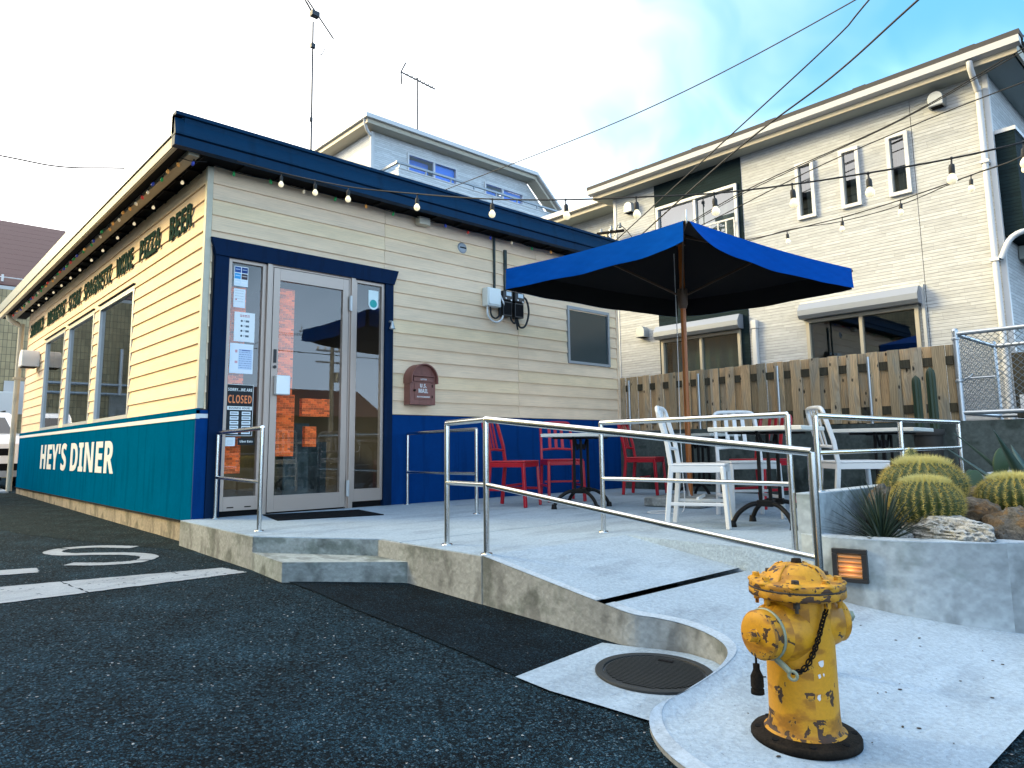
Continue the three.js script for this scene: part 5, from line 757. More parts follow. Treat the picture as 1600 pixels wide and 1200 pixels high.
{ // small coloured lamps along the eaves
  const cols = [[0.7, 0.06, 0.05], [0.02, 0.28, 0.08], [0.03, 0.06, 0.4], [0.85, 0.72, 0.5], [0.75, 0.35, 0.08]].map((c) => M(c[0], c[1], c[2], 0.35, { emissive: C(...c), emissiveIntensity: 0.06 }));
  const mini = (label, pts, n, j) => { const t = thing('fairy_lights', label, 'fairy lights', 'strings of lights', [0, 0, 0]); const c = new THREE.CatmullRomCurve3(pts.map((p) => V(...p))); part(t, 'cable', new THREE.TubeGeometry(c, 200, 0.004, 6), m.cable); for (let i = 0; i < n; i++) { const p = c.getPointAt((i + 0.5) / n); const b = part(t, 'bulb', lathe([[0.006, 0], [0.013, -0.012], [0.015, -0.024], [0.009, -0.04], [0, -0.044]], 10), cols[(i * 3 + Math.floor(hash(i, 2, j) * 4)) % 5]); b.position.copy(p); b.rotation.set(rr(-0.5, 0.5), 0, rr(-0.5, 0.5)); part(b, 'socket', new THREE.CylinderGeometry(0.008, 0.008, 0.02, 8).translate(0, 0.008, 0), m.socket); } };
  const pts = []; for (let k = 0; k <= 60; k++) pts.push([1.90 + 0.012 * Math.sin(k * 2.1), 3.615 - 0.03 * Math.abs(Math.sin(k * 1.3)), -6.45 - k * 0.158]); mini('coloured fairy lights strung along the gutter side of the eave', [[2.1, 3.60, -6.35], [1.95, 3.58, -6.38], ...pts], 44, 1);
  const p2 = []; for (let k = 0; k <= 26; k++) p2.push([2.2 + k * 0.19, 3.625 - 0.02 * Math.abs(Math.sin(k * 1.1)), -6.44]); mini('coloured fairy lights under the front eave of the diner', p2, 14, 2);
}

// ---------- neighbouring house at the right ----------
function shutterWindow(par, X, z0, z1, y0, y1, mull, opts = {}) { // window in a wall facing -x
  const fr = part(par, 'window_frame', mg([box(X - 0.05, X + 0.06, y0, y1, z0, z0 + 0.05), box(X - 0.05, X + 0.06, y0, y1, z1 - 0.05, z1), box(X - 0.05, X + 0.06, y1 - 0.05, y1, z0 + 0.05, z1 - 0.05), box(X - 0.05, X + 0.06, y0, y0 + 0.05, z0 + 0.05, z1 - 0.05)]), opts.white ? m.houseWhite : m.houseTrim);
  if (mull) part(fr, 'mullion', box(X - 0.03, X + 0.04, y0 + 0.05, y1 - 0.05, mull - 0.022, mull + 0.022), opts.white ? m.houseWhite : m.houseTrim);
  for (const [a, b, dx] of mull ? [[z0 + 0.05, mull - 0.022, 0], [mull + 0.022, z1 - 0.05, 0.012]] : [[z0 + 0.05, z1 - 0.05, 0]]) { const g = new THREE.PlaneGeometry(b - a, y1 - y0 - 0.1); g.rotateY(-Math.PI / 2); g.translate(X + 0.005 + dx, (y0 + y1) / 2, (a + b) / 2); part(fr, 'pane', g, m.glassDark); }
  if (opts.box) part(fr, 'shutter_box', (() => { const s = new THREE.Shape([[0, 0], [-0.16, 0], [-0.20, 0.05], [-0.20, 0.13], [-0.13, 0.235], [0, 0.235]].map((p) => new THREE.Vector2(...p))); const g = new THREE.ExtrudeGeometry(s, { depth: z1 - z0 + 0.1, bevelEnabled: false }); g.translate(X, y1 + 0.005, z0 - 0.05); return uvm(g); })(), m.shutter);
  if (opts.curtain) { const n = 40, W = z1 - z0 - 0.1, s = new THREE.Shape(); const pos = [], idx = []; for (let i = 0; i <= n; i++) for (const y of [y0, y1]) pos.push(X + 0.22 + 0.02 * Math.sin(i * 1.1), y, z0 + 0.05 + W * i / n); for (let i = 0; i < n; i++) { const a = i * 2; idx.push(a, a + 1, a + 2, a + 1, a + 3, a + 2); } const g = new THREE.BufferGeometry(); g.setAttribute('position', new THREE.Float32BufferAttribute(pos, 3)); g.setIndex(idx); g.computeVertexNormals(); part(fr, 'curtain', g, M(...opts.curtain, 0.9)); }
  return fr;
}
function hoodVent(par, X, z, y) { const s = new THREE.Shape(); s.moveTo(-0.085, -0.08); s.lineTo(-0.085, 0.02); s.absarc(0, 0.02, 0.085, Math.PI, 0, true); s.lineTo(0.085, -0.08); s.closePath(); const g = new THREE.ExtrudeGeometry(s, { depth: 0.12, bevelEnabled: true, bevelSize: 0.01, bevelThickness: 0.02, bevelSegments: 3 }); g.rotateY(-Math.PI / 2); g.translate(X - 0.01, y, z); const v = part(par, 'vent_cover', g, m.ventGrey); part(v, 'vent_opening', box(X - 0.12, X - 0.02, y - 0.095, y - 0.088, z - 0.07, z + 0.07), m.black); }
{
  const X = 10.5, h = thing('neighbour_house', 'two storey house with pale split tile walls and dark accent panels beyond the fence', 'house', null, [0, 0, 0]);
  const ZL = -8.47, ZR = -2.21, TOPW = 5.80, X2 = 17.5;
  const open = [[-7.47, -5.83, 4.40, 5.36], [-4.82, -4.53, 4.46, 5.36], [-4.145, -3.86, 4.46, 5.36], [-3.48, -3.19, 4.46, 5.36], [-7.46, -5.90, 1.0, 2.89], [-4.80, -3.24, 1.0, 2.88]];
  const dark = [-7.51, -5.755];
  const side = (z0, z1, mat, out, name) => part(h, name, panel([[z0, 0], [z1, 0], [z1, TOPW], [z0, TOPW]], open.filter((o) => o[0] > z0 && o[1] < z1), 0.18 + out, (g) => { g.rotateY(-Math.PI / 2); g.translate(X + 0.18, 0, 0); }), mat);
  side(ZL, dark[0] - 0.002, m.houseWall, 0, 'wall'); side(dark[0], dark[1], m.houseDark, 0.012, 'dark_wall'); side(dark[1] + 0.002, -3.146, m.houseWall, 0, 'wall'); side(-3.138, ZR, m.houseWall, 0, 'wall');
  part(h, 'wall', box(X + 0.18, X2, 0, TOPW, ZR - 0.18, ZR), m.houseWall); part(h, 'wall', box(X + 0.18, X2, 0, TOPW, ZL, ZL + 0.18), m.houseWall); part(h, 'wall', box(X2 - 0.18, X2, 0, TOPW, ZL + 0.18, ZR - 0.18), m.houseWall);
  part(h, 'floor', mg([box(X + 0.19, X2 - 0.18, 3.35, 3.55, ZL + 0.18, ZR - 0.18), box(X + 0.19, X2 - 0.18, 0.1, 0.6, ZL + 0.18, ZR - 0.18)]), m.interiorCeil); part(h, 'partition', box(12.6, 12.75, 0.6, TOPW, ZL + 0.2, ZR - 0.2), M(0.22, 0.24, 0.23, 0.9));
  part(h, 'corner_trim', box(X - 0.012, X + 0.05, 0, TOPW, ZR - 0.05, ZR + 0.012), m.houseWhite); part(h, 'corner_trim', box(X - 0.012, X + 0.05, 0, TOPW, ZL - 0.012, ZL + 0.05), m.houseWhite);
  const EX = 10.2, EZ0 = -8.75, EZ1 = -1.80;
  part(h, 'soffit', box(EX + 0.02, X2 + 0.4, 5.80, 5.825, EZ0 + 0.05, EZ1 - 0.05), m.soffit);
  part(h, 'fascia', mg([box(EX, EX + 0.03, 5.805, 5.93, EZ0, EZ1), box(EX + 0.03, X2 + 0.4, 5.805, 5.93, EZ1 - 0.03, EZ1), box(EX + 0.03, X2 + 0.4, 5.805, 5.94, EZ0, EZ0 + 0.03)]), m.houseTrim);
  part(h, 'gutter', mg([(() => { const s = new THREE.Shape(); s.moveTo(0, 0); s.lineTo(-0.10, 0.02); s.lineTo(-0.12, 0.10); s.lineTo(-0.11, 0.10); s.lineTo(0, 0.09); s.closePath(); const g = new THREE.ExtrudeGeometry(s, { depth: EZ1 - EZ0 + 0.1, bevelEnabled: false }); g.translate(EX - 0.002, 5.875, EZ0 - 0.05); return uvm(g); })()]), m.houseWhite);
  { // hipped roof in overlapping courses
    const R0 = EX - 0.04, RB = 0.085, n = 12, cw = 0.26, rise = 0.115;
    for (let k = 0; k < n; k++) { const x0 = R0 + k * cw, y0 = 5.97 + k * rise, zl = EZ0 - 0.05 + k * cw * 0.9, zr = EZ1 + 0.05 - k * cw * 0.9; const g = new THREE.BoxGeometry(cw + 0.05, 0.03, zr - zl); g.rotateZ(Math.atan2(rise, cw)); g.translate(x0 + cw / 2, y0 + rise / 2, (zl + zr) / 2); part(h, 'roof_course', uvm(g), m.roofTile); }
    part(h, 'roof', box(R0 + 0.1, X2 + 0.3, 5.945, 5.97, EZ0 + 0.1, EZ1 + 0.02), m.roofTile); part(h, 'roof_edge', box(EX - 0.11, EX + 0.1, 5.98, 6.05, EZ0 - 0.06, EZ1 + 0.06), m.roofTile); for (let k = 0; k < 5; k++) part(h, 'snow_guard', box(R0 - 0.02, R0 + 0.06, 6.051, 6.085, -7.8 + k * 1.35, -7.62 + k * 1.35), m.roofTile);
    const hip = new THREE.BufferGeometry(); hip.setAttribute('position', new THREE.Float32BufferAttribute([R0, 5.985, EZ1 + 0.05, X2 + 0.4, 5.985, EZ1 + 0.05, R0 + n * cw, 5.985 + n * rise, EZ1 - n * cw * 0.9, X2 + 0.4, 5.985, EZ1 + 0.05, X2 - 2, 7.38, EZ1 - n * cw * 0.9, R0 + n * cw, 5.985 + n * rise, EZ1 - n * cw * 0.9], 3)); hip.computeVertexNormals(); part(h, 'roof', uvm(hip), m.roofTile);
  }
  shutterWindow(h, X, -7.47, -5.83, 4.40, 5.36, -6.66, { white: true, curtain: [0.45, 0.47, 0.47] });
  for (const [a, b] of [[-4.82, -4.53], [-4.145, -3.86], [-3.48, -3.19]]) shutterWindow(h, X, a, b, 4.46, 5.36, null, { white: true, curtain: [0.5, 0.52, 0.52] });
  shutterWindow(h, X, -7.46, -5.90, 1.0, 2.89, -6.66, { box: true, curtain: [0.22, 0.34, 0.32] }); shutterWindow(h, X, -4.80, -3.24, 1.0, 2.88, -4.01, { box: true });
  part(h, 'window_guard', mg([box(X - 0.16, X - 0.14, 4.40, 4.43, -6.65, -5.83), box(X - 0.16, X - 0.14, 4.72, 4.75, -6.65, -5.83), ...Array.from({ length: 6 }, (_, i) => box(X - 0.155, X - 0.145, 4.43, 4.72, -6.6 + i * 0.15, -6.58 + i * 0.15))]), m.houseWhite);
  part(h, 'window_surround', mg([box(X - 0.035, X, 1.0, 3.15, -3.20, -3.16), box(X - 0.035, X, 3.14, 3.165, -4.88, -3.20)]), m.aluGrey);
  hoodVent(h, X, -2.78, 5.62); hoodVent(h, X, -8.03, 5.50); hoodVent(h, X, -7.84, 3.08);
  part(h, 'downspout', mg([tube([[EX - 0.05, 5.88, -2.30], [EX - 0.03, 5.78, -2.30], [10.36, 5.62, -2.30], [10.43, 5.50, -2.30], [10.43, 5.2, -2.30], [10.43, 0.1, -2.30]], 0.038, 60, 12), ...[4.6, 3.3, 2.2].map((y) => box(10.38, 10.5, y - 0.02, y + 0.02, -2.35, -2.25))]), m.houseWhite);
  part(h, 'pipe_cover', mg([box(X - 0.08, X, 0.4, 2.86, -5.68, -5.60, 0.012), box(X - 0.09, X, 2.86, 3.0, -5.69, -5.59, 0.015)]), m.houseWhite);
  const bal = part(h, 'balcony', box(X + 0.09, 14.5, 3.62, 4.98, ZR + 0.001, ZR + 0.22), m.houseDark); part(bal, 'balcony_cap', box(X + 0.07, 14.5, 4.981, 5.03, ZR + 0.001, ZR + 0.24), m.houseWhite);
  part(h, 'drain_pipe', tube([[10.43, 3.30, -2.24], [10.47, 3.55, -2.12], [10.6, 3.64, -1.96], [11.2, 3.68, -1.95], [12.5, 3.72, -1.95]], 0.035, 40, 10), m.houseWhite);
  part(h, 'porch_roof', box(11.2, 14.5, 3.42, 3.60, ZR + 0.01, -1.5), m.soffit); part(h, 'laundry_pole_holder', mg([box(11.6, 11.64, 5.03, 5.6, ZR + 0.23, ZR + 0.27), bar([11.2, 5.12, ZR + 0.5], [13.5, 5.18, ZR + 0.5], 0.04, 0.04)]), m.ventGrey);
}
{ // lower wing behind it, set back
  const h = thing('house_wing', 'lower cream roofed house part seen between the diner roof and the neighbour house', 'house', null, [0, 0, 0]); const X = 12.4;
  part(h, 'wall', panel([[-14, 0], [-8.6, 0], [-8.6, 6.45], [-14, 6.45]], [[-11.0, -10.2, 4.9, 5.92]], 0.15, (g) => { g.rotateY(-Math.PI / 2); g.translate(X + 0.15, 0, 0); }), m.houseWall); shutterWindow(h, X, -11.0, -10.2, 4.9, 5.92, null, { curtain: [0.35, 0.45, 0.6] });
  part(h, 'soffit', box(X - 0.45, X + 3, 6.38, 6.40, -14.2, -8.5), m.soffit); part(h, 'fascia', box(X - 0.5, X - 0.46, 6.37, 6.52, -14.2, -8.5), m.houseTrim); part(h, 'gutter', box(X - 0.6, X - 0.5, 6.47, 6.58, -14.2, -8.5), m.houseWhite);
  for (let k = 0; k < 6; k++) { const g = new THREE.BoxGeometry(0.3, 0.03, 5.7); g.rotateZ(0.42); g.translate(X - 0.45 + k * 0.26, 6.63 + k * 0.115, -11.35); part(h, 'roof_course', uvm(g), m.roofTile); }
  part(h, 'wall', box(X + 0.151, X + 6, 0, 6.37, -14, -13.8), m.houseWall);
}
{ // pale three storey house behind the diner
  const Z = -18, h = thing('far_house', 'pale three storey house with a balcony rising behind the diner roof', 'house', null, [0, 0, 0]);
  part(h, 'wall', panel([[10.78, 0], [18.25, 0], [18.25, 9.75], [17.25, 10.68], [10.78, 10.68]], [[12.05, 14.05, 8.9, 10.35], [15.25, 17.1, 8.75, 10.2]], 0.18, (g) => g.translate(0, 0, Z - 0.18)), m.farWall);
  part(h, 'wall', box(10.78, 10.96, 0, 10.68, -22.5, Z - 0.181), m.farWall); part(h, 'wall', mg([box(18.07, 18.25, 0, 9.7, -22.5, Z - 0.181), box(10.97, 18.06, 0, 10.6, -22.5, -22.3)]), m.farWall); part(h, 'partition', box(11.2, 17.9, 7.9, 10.6, -19.6, -19.5), M(0.06, 0.12, 0.25, 0.8)); part(h, 'sky_reflection_panel', mg([box(13.13, 14.0, 8.9, 10.3, -18.12, -18.09), box(16.13, 17.05, 8.75, 10.15, -18.12, -18.09), box(12.12, 13.06, 8.9, 10.3, -18.30, -18.27), box(15.3, 16.06, 8.75, 10.15, -18.30, -18.27)]), M(0.02, 0.16, 0.72, 0.6), 'bright blue panels standing in for sky reflection in the far house windows');  // blue panels behind the glass put reflected sky into colour
  part(h, 'corner_trim', box(10.765, 10.86, 0, 10.68, Z - 0.08, Z + 0.014), m.houseWhite);
  const E = [[10.35, 10.72], [17.35, 10.72], [18.62, 9.62]];
  part(h, 'eave', mg([box(10.35, 17.4, 10.69, 10.82, -22.6, Z + 0.42), bar([17.35, 10.72, Z + 0.2], [18.62, 9.62, Z + 0.2], 0.45, 0.10)]), m.houseTrim); part(h, 'gutter', mg([box(10.26, 17.42, 10.83, 10.95, -22.6, Z + 0.52), bar([17.4, 10.87, Z + 0.28], [18.72, 9.72, Z + 0.28], 0.5, 0.09)]), m.houseWhite); part(h, 'roof', mg([box(10.32, 17.35, 10.951, 10.99, -22.6, Z + 0.46), box(10.9, 17.0, 10.99, 11.3, -22, Z - 0.2), bar([17.36, 10.95, Z + 0.26], [18.78, 9.74, Z + 0.26], 0.46, 0.03)]), m.roofTile);
  part(h, 'downspout', tube([[10.32, 10.85, Z + 0.3], [10.45, 10.6, Z + 0.2], [10.7, 10.45, Z + 0.06], [10.72, 10.2, Z + 0.06], [10.72, 5, Z + 0.06]], 0.05, 40, 10), m.houseWhite);
  for (const [a, b, y0, y1, mu] of [[12.05, 14.05, 8.9, 10.35, 13.1], [15.25, 17.1, 8.75, 10.2, 16.1]]) { const fr = part(h, 'window_frame', mg([box(a, a + 0.06, y0, y1, Z - 0.05, Z + 0.04), box(b - 0.06, b, y0, y1, Z - 0.05, Z + 0.04), box(a + 0.06, b - 0.06, y1 - 0.06, y1, Z - 0.05, Z + 0.04), box(mu - 0.035, mu + 0.035, y0, y1 - 0.06, Z - 0.04, Z + 0.03)]), m.houseWhite); for (const [p, q] of [[a + 0.06, mu - 0.035], [mu + 0.035, b - 0.06]]) { const g = new THREE.PlaneGeometry(q - p, y1 - y0); g.translate((p + q) / 2, (y0 + y1) / 2, Z - 0.01); part(fr, 'pane', g, m.glass); } }
  const bl = part(h, 'balcony', mg([box(11.05, 18.0, 7.6, 9.25, Z + 0.95, Z + 1.05), box(11.05, 11.15, 7.6, 9.25, Z + 0.001, Z + 0.949)]), m.farWall); part(bl, 'balcony_rail', mg([box(11.0, 18.0, 9.42, 9.48, Z + 0.96, Z + 1.03), box(11.02, 11.09, 9.42, 9.48, Z, Z + 0.95), ...Array.from({ length: 8 }, (_, i) => box(11.1 + i * 0.95, 11.14 + i * 0.95, 9.25, 9.42, Z + 0.98, Z + 1.02))]), m.ventGrey); part(bl, 'balcony_cap', box(11.03, 18.02, 9.251, 9.28, Z + 0.93, Z + 1.07), m.houseWhite);
  const v = part(h, 'vent_cover', box(17.55, 17.75, 9.45, 9.7, Z + 0.001, Z + 0.12, 0.03), m.ventGrey);
}
{ // TV antennas
  const a = thing('tv_antenna', 'tall thin mast with a small antenna rising from the diner roof', 'antenna', null, [4.9, 3.9, -10]); part(a, 'mast', rod([0, 0, 0], [-0.04, 4.0, 0], 0.017, 0.014, 8), m.antenna); part(a, 'boom', rod([-0.14, 4.45, -0.1], [0.22, 3.72, 0.2], 0.013), m.antenna); for (let i = 0; i < 5; i++) { const t = i / 4.2; part(a, 'element', rod([-0.13 + 0.08 * t - 0.16, 4.40 - 0.17 * t - 0.02, -0.1 + 0.08 * t + 0.14], [-0.13 + 0.08 * t + 0.16, 4.40 - 0.17 * t - 0.06, -0.1 + 0.08 * t - 0.14], 0.006, 0.006, 6), m.antenna); } part(a, 'clamp', mg([box(-0.07, 0.0, 3.55, 3.62, -0.03, 0.03), box(-0.08, 0.05, 4.1, 4.18, -0.05, 0.05), rod([-0.04, 3.58, 0], [0.07, 3.42, 0.1], 0.007), rod([0.07, 3.42, 0.1], [0.12, 3.55, 0.12], 0.007)]), m.antenna); part(a, 'mast_joint', rod([-0.03, 2.3, 0], [-0.03, 2.36, 0], 0.026), m.antenna);
  const b = thing('tv_antenna', 'small yagi antenna on a mast above the pale far house', 'antenna', null, [12.78, 10.99, -18.5]); part(b, 'mast', rod([0, 0, 0], [0, 2.35, 0], 0.028, 0.024, 8), m.antenna); part(b, 'boom', rod([-0.65, 2.33, 0], [0.86, 2.35, -0.2], 0.026), m.antenna); part(b, 'reflector', mg([rod([-0.66, 2.33, 0], [-0.54, 2.66, 0.1], 0.024), rod([-0.66, 2.33, 0], [-0.56, 1.98, -0.1], 0.024)]), m.antenna); for (let i = 0; i < 7; i++) part(b, 'element', rod([-0.4 + i * 0.18, 2.33, 0.1 - 0.025 * i], [-0.4 + i * 0.18, 2.35, -0.12 - 0.025 * i], 0.014, 0.014, 6), m.antenna);
}
// overhead cables
function cable(label, pts, r, twist) { const g = tube(pts, r, 60, 6); solo('overhead_cable', label, 'cable', twist ? mg([g, tube(pts.map((p, i) => [p[0], p[1] - 0.03 + 0.02 * (i % 2), p[2] + 0.02]), r * 0.8, 60, 6)]) : g, m.cable, 'overhead cables'); }
cable('topmost thin overhead cable running from the pale far house to the upper right', [[11.545, 8.236, -15.492], [11.637, 8.048, -8.607], [10.932, 7.907, -3.809], [9.0, 7.2, -0.5]], 0.011);
cable('overhead cable from the house bracket, the middle one of three at the top edge', [[10.3, 4.903, -8.294], [8.662, 5.263, -4.989], [8.331, 5.864, -3.271], [8.042, 6.022, -2.688], [7.2, 6.9, -0.5]], 0.010);
cable('overhead cable from the house bracket, the right one of three at the top edge', [[10.3, 4.749, -7.948], [8.365, 4.937, -4.635], [8.073, 5.284, -3.2], [7.402, 5.389, -2.018], [6.6, 5.8, 0]], 0.012);
cable('twisted cable sagging along the neighbour house below its eave', [[10.3, 4.60, -8.2], [10.2, 4.509, -7.66], [10.2, 5.071, -5.58], [10.2, 5.416, -3.233], [10.2, 5.824, -1.728], [10.2, 6.3, 0.2]], 0.009, true);
cable('thin cable crossing the upper windows of the neighbour house', [[10.3, 4.5, -8.1], [10.2, 4.717, -6.311], [10.2, 5.10, -4.4], [10.2, 5.30, -2.9], [10.2, 5.395, -1.765], [10.2, 5.5, 0]], 0.008);
cable('slack overhead wire at the far left above the maroon roof', [[-2, 10.7, -28], [2.452, 10.225, -26.19], [3.9, 9.88, -25.0], [5.472, 9.783, -23.506], [9, 9.8, -21]], 0.025);
{ const t = thing('service_bracket', 'cable bracket with insulators at the corner of the neighbour house', 'bracket', null, [10.3, 4.4, -8.42]); part(t, 'mast', rod([0, -0.3, 0], [0, 0.75, 0], 0.028), m.galv); part(t, 'arm', mg([bar([-0.06, 0.72, -0.28], [0.02, 0.66, 0.32], 0.05, 0.05), bar([-0.02, 0.6, -0.02], [-0.02, 0.32, 0.25], 0.03, 0.03)]), m.black); for (const z of [-0.2, 0.05, 0.26]) part(t, 'insulator', lathe([[0, 0.09], [0.03, 0.08], [0.02, 0.05], [0.035, 0.04], [0.03, 0]], 12).translate(-0.03, 0.72, z), m.ventGrey); part(t, 'cable_loop', mg([tube([[0, 0.6, 0.1], [-0.1, 0.75, 0.3], [0, 0.5, 0.5], [0.05, 0.3, 0.55]], 0.008, 24, 6), tube([[0, 0.4, 0], [-0.05, 0.2, 0.25], [0, 0.45, 0.6], [0, 0.3, 0.9], [-0.05, 0.2, 0.6]], 0.008, 30, 6)]), m.cable); }

// ---------- left background ----------
{
  const h = thing('tiled_building', 'beige tiled building with maroon metal roof at the far left', 'building', null, [0, 0, 0]);
  part(h, 'wall', box(-14, 8, 0, 6.0, -34, -26), m.wallTile); part(h, 'gutter', box(-14.3, 8.3, 5.98, 6.16, -26.4, -26.1), m.houseWhite); part(h, 'snow_rail', mg([bar([-14, 6.42, -26.25], [8, 6.42, -26.25], 0.03, 0.03), ...Array.from({ length: 12 }, (_, i) => box(-13 + i * 1.75, -12.94 + i * 1.75, 6.28, 6.5, -26.28, -26.22))]), m.whiteTrim);
  for (let k = 0; k < 13; k++) { const g = new THREE.BoxGeometry(22.2 - k * 0.27, 0.05, 0.40); g.rotateX(0.66); g.translate(-2.9 - k * 0.135, 6.26 + k * 0.235, -26.25 - k * 0.30); part(h, 'roof_panel', uvm(g), m.maroon); }
  part(h, 'side_window', box(3.0, 3.6, 2.2, 3.2, -25.98, -25.94), m.houseWhite);
  const ac = thing('outdoor_unit', 'white wall box on the beige tiled building beside the downspout', 'wall box', null, [3.0, 1.75, -25.9]); part(ac, 'case', box(-0.35, 0.3, 0, 1.1, 0, 0.3, 0.03), m.whiteTrim); part(ac, 'grille', box(-0.1, 0.28, -0.45, 0.0, 0.02, 0.28, 0.02), m.black);
}
{ const t = thing('block_wall', 'grey concrete block wall in front of the tiled building, mirrored in the side windows', 'wall', null, [0, 0, 0]); part(t, 'wall', box(-7, -0.6, 0, 2.6, -22.2, -22), m.concSide); part(t, 'pipe_rail', mg([rod([-7, 3.2, -25.8], [1.5, 3.2, -25.8], 0.05), rod([-7, 2.9, -25.8], [1.5, 2.9, -25.8], 0.05), rod([-2, 0, -25.8], [-2, 4.6, -25.8], 0.06), rod([-1.7, 0, -25.8], [-1.7, 4.4, -25.8], 0.06)]), m.galv); }
{ // unseen building across the parking bay, added to shade the lot
  const h = thing('added_shade_building', 'unseen tall beige tiled building left of the viewer, added to shade the lot', 'building', null, [0, 0, 0]);
  part(h, 'wall', box(-13, -8.2, 0, 11.5, -17, 1), m.wallTile); part(h, 'roof', box(-13.3, -7.9, 11.51, 11.7, -17.3, 1.3), m.roofTile); for (let i = 0; i < 3; i++) part(h, 'window', box(-8.199, -8.15, 3.4, 4.4, -15 + i * 5, -14 + i * 5), m.houseWhite); part(h, 'pipe', mg([rod([-8.05, 0.2, -8], [-8.05, 6.2, -8], 0.05), rod([-8.05, 3.0, -14], [-8.05, 3.0, -3], 0.03)]), m.galv);
}
function car(label, pos, turn) { // front towards +z
  const t = thing('parked_car', label, 'car', 'parked cars', pos, turn), paint = new THREE.MeshPhysicalMaterial({ color: C(0.80, 0.82, 0.84), roughness: 0.3, clearcoat: 1, clearcoatRoughness: 0.05 });
  const prof = [[2.05, 0.30], [2.18, 0.42], [2.2, 0.62], [2.16, 0.86], [2.05, 0.96], [1.55, 1.03], [1.15, 1.06], [-1.9, 1.08], [-2.1, 0.95], [-2.15, 0.45], [-2.05, 0.30]];
  const ex = (pr, w, bev) => { const s = new THREE.Shape(pr.map(([z, y]) => new THREE.Vector2(z, y))); const g = new THREE.ExtrudeGeometry(s, { depth: w - 2 * bev, bevelEnabled: true, bevelSize: bev, bevelThickness: bev, bevelSegments: 4 }); g.translate(0, 0, -w / 2 + bev); g.rotateY(-Math.PI / 2); return toCreasedNormals(g, 0.6); };
  part(t, 'body', ex(prof, 1.82, 0.07), paint); part(t, 'cabin', ex([[1.15, 1.04], [0.48, 1.50], [0.3, 1.56], [-1.3, 1.54], [-1.95, 1.04]], 1.56, 0.06), paint);
  const q = (pts) => { const g = new THREE.BufferGeometry(); g.setAttribute('position', new THREE.Float32BufferAttribute([0, 1, 2, 0, 2, 3].flatMap((i) => pts[i]), 3)); g.computeVertexNormals(); return g; };
  const wg = M(0.01, 0.014, 0.02, 0.04, { metalness: 0.2 }); part(t, 'windscreen', q([[-0.70, 1.10, 1.20], [0.70, 1.10, 1.20], [0.62, 1.49, 0.60], [-0.62, 1.49, 0.60]]), wg); for (const s of [-1, 1]) { part(t, 'side_window', box(s * 0.782, s * 0.79, 1.12, 1.46, -1.5, 0.5), wg); part(t, 'mirror', box(s * 0.92, s * 1.08, 1.05, 1.18, 0.75, 0.85, 0.03), paint); const hl = part(t, 'headlight', box(s * 0.55, s * 0.86, 0.76, 0.87, 2.05, 2.22, 0.03), m.aluGrey); for (const z of [1.35, -1.3]) { const wl = part(t, 'wheel', new THREE.CylinderGeometry(0.33, 0.33, 0.2, 28).rotateZ(Math.PI / 2).translate(s * 0.82, 0.33, z), m.black); part(wl, 'rim', new THREE.CylinderGeometry(0.22, 0.22, 0.21, 20).rotateZ(Math.PI / 2).translate(s * 0.825, 0.33, z), m.aluGrey); } }
  part(t, 'grille', box(-0.52, 0.52, 0.66, 0.80, 2.2, 2.29, 0.02), m.black); part(t, 'bumper_intake', box(-0.7, 0.7, 0.36, 0.5, 2.2, 2.28, 0.02), m.black); part(t, 'number_plate', box(-0.17, 0.17, 0.53, 0.63, 2.27, 2.30), m.whiteTrim); part(t, 'roof_rail', mg([bar([-0.66, 1.64, 0.3], [-0.66, 1.64, -1.2], 0.03, 0.03), bar([0.66, 1.64, 0.3], [0.66, 1.64, -1.2], 0.03, 0.03), ...[-1, 1].flatMap((s) => [0.25, -1.15].map((z) => box(s * 0.66 - 0.02, s * 0.66 + 0.02, 1.56, 1.64, z - 0.03, z + 0.03)))]), m.black); return t;
}
const car0 = car('white car at the left edge, parked behind the downspout', [1.62, 0.315, -19.6], 0.05);
copyOf(car0, 'white car across the parking bay, mirrored low in the near side window', [-1.5, gy(-15), -15.6], 1.3);

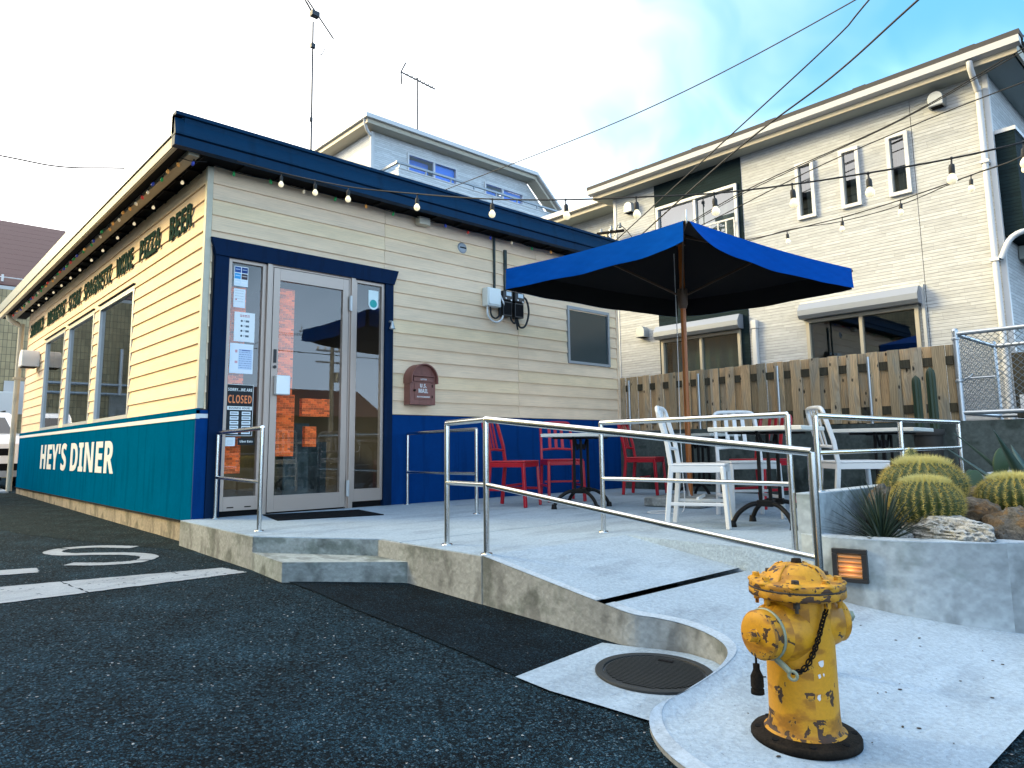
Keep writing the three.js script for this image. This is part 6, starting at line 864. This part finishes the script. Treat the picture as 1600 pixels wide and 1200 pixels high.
// ---------- across the street behind the viewer: only mirrored in the glass ----------
{
  const h = thing('opposite_house', 'house with maroon roof across the street, mirrored in the door glass', 'house', null, [0, 0, 0]); part(h, 'wall', box(14, 26, 0, 3.2, 29, 36), m.houseDark);
  const s = new THREE.Shape([[28.6, 3.2], [36.4, 3.2], [32.5, 5.2]].map((p) => new THREE.Vector2(...p))); const g = new THREE.ExtrudeGeometry(s, { depth: 12.8, bevelEnabled: false }); g.rotateY(-Math.PI / 2); g.translate(26.4, 0, 0); part(h, 'roof', uvm(g), m.maroon); part(h, 'window', mg([box(16, 18, 1.2, 2.6, 28.95, 28.999), box(20, 23, 1.2, 2.6, 28.95, 28.999)]), m.blackGloss);
  const b = thing('opposite_shop', 'low dark shop across the street, mirrored in the right sidelight', 'building', null, [0, 0, 0]); part(b, 'wall', box(27, 44, 0, 3.8, 24, 32), m.houseDark); part(b, 'sign_band', box(27.5, 43, 2.9, 3.5, 23.9, 23.999), m.houseWhite); part(b, 'shopfront', box(28, 42, 0.3, 2.6, 23.9, 23.999), m.blackGloss);
  const p = thing('utility_pole', 'concrete utility pole across the street, mirrored in the door glass', 'utility pole', null, [17.6, 0, 20]); part(p, 'shaft', rod([0, 0, 0], [0, 6.4, 0], 0.15, 0.10, 16), m.concSide); for (const y of [5.5, 6.1]) part(p, 'crossarm', bar([-0.9, y, 0], [0.9, y, 0], 0.09, 0.09), m.galv); part(p, 'transformer', rod([0.3, 4.5, 0], [0.3, 5.0, 0], 0.16), m.ventGrey); part(p, 'insulator', mg([-0.8, -0.4, 0.4, 0.8].map((x) => rod([x, 6.15, 0], [x, 6.3, 0], 0.05, 0.03))), m.whiteTrim);
  cable('overhead line along the street, mirrored in the door glass', [[-20, 6.3, 20.4], [17.6, 5.9, 20], [50, 6.3, 19.6]], 0.02);
}
{ // post that carries the light strings just outside the right edge
  const p = thing('light_post', 'slim steel post in the planter that carries the light strings', 'post', null, [4.75, 0.46, -0.62]); p.position.set(5.4, 0.46, -0.68); part(p, 'shaft', rod([0, 0, 0], [0, 2.75, 0], 0.028, 0.028, 14), m.galv); part(p, 'cap', lathe([[0, 0.03], [0.03, 0.02], [0.033, 0]], 14).translate(0, 2.75, 0), m.galv);
}
renderer.render(scene, camera);
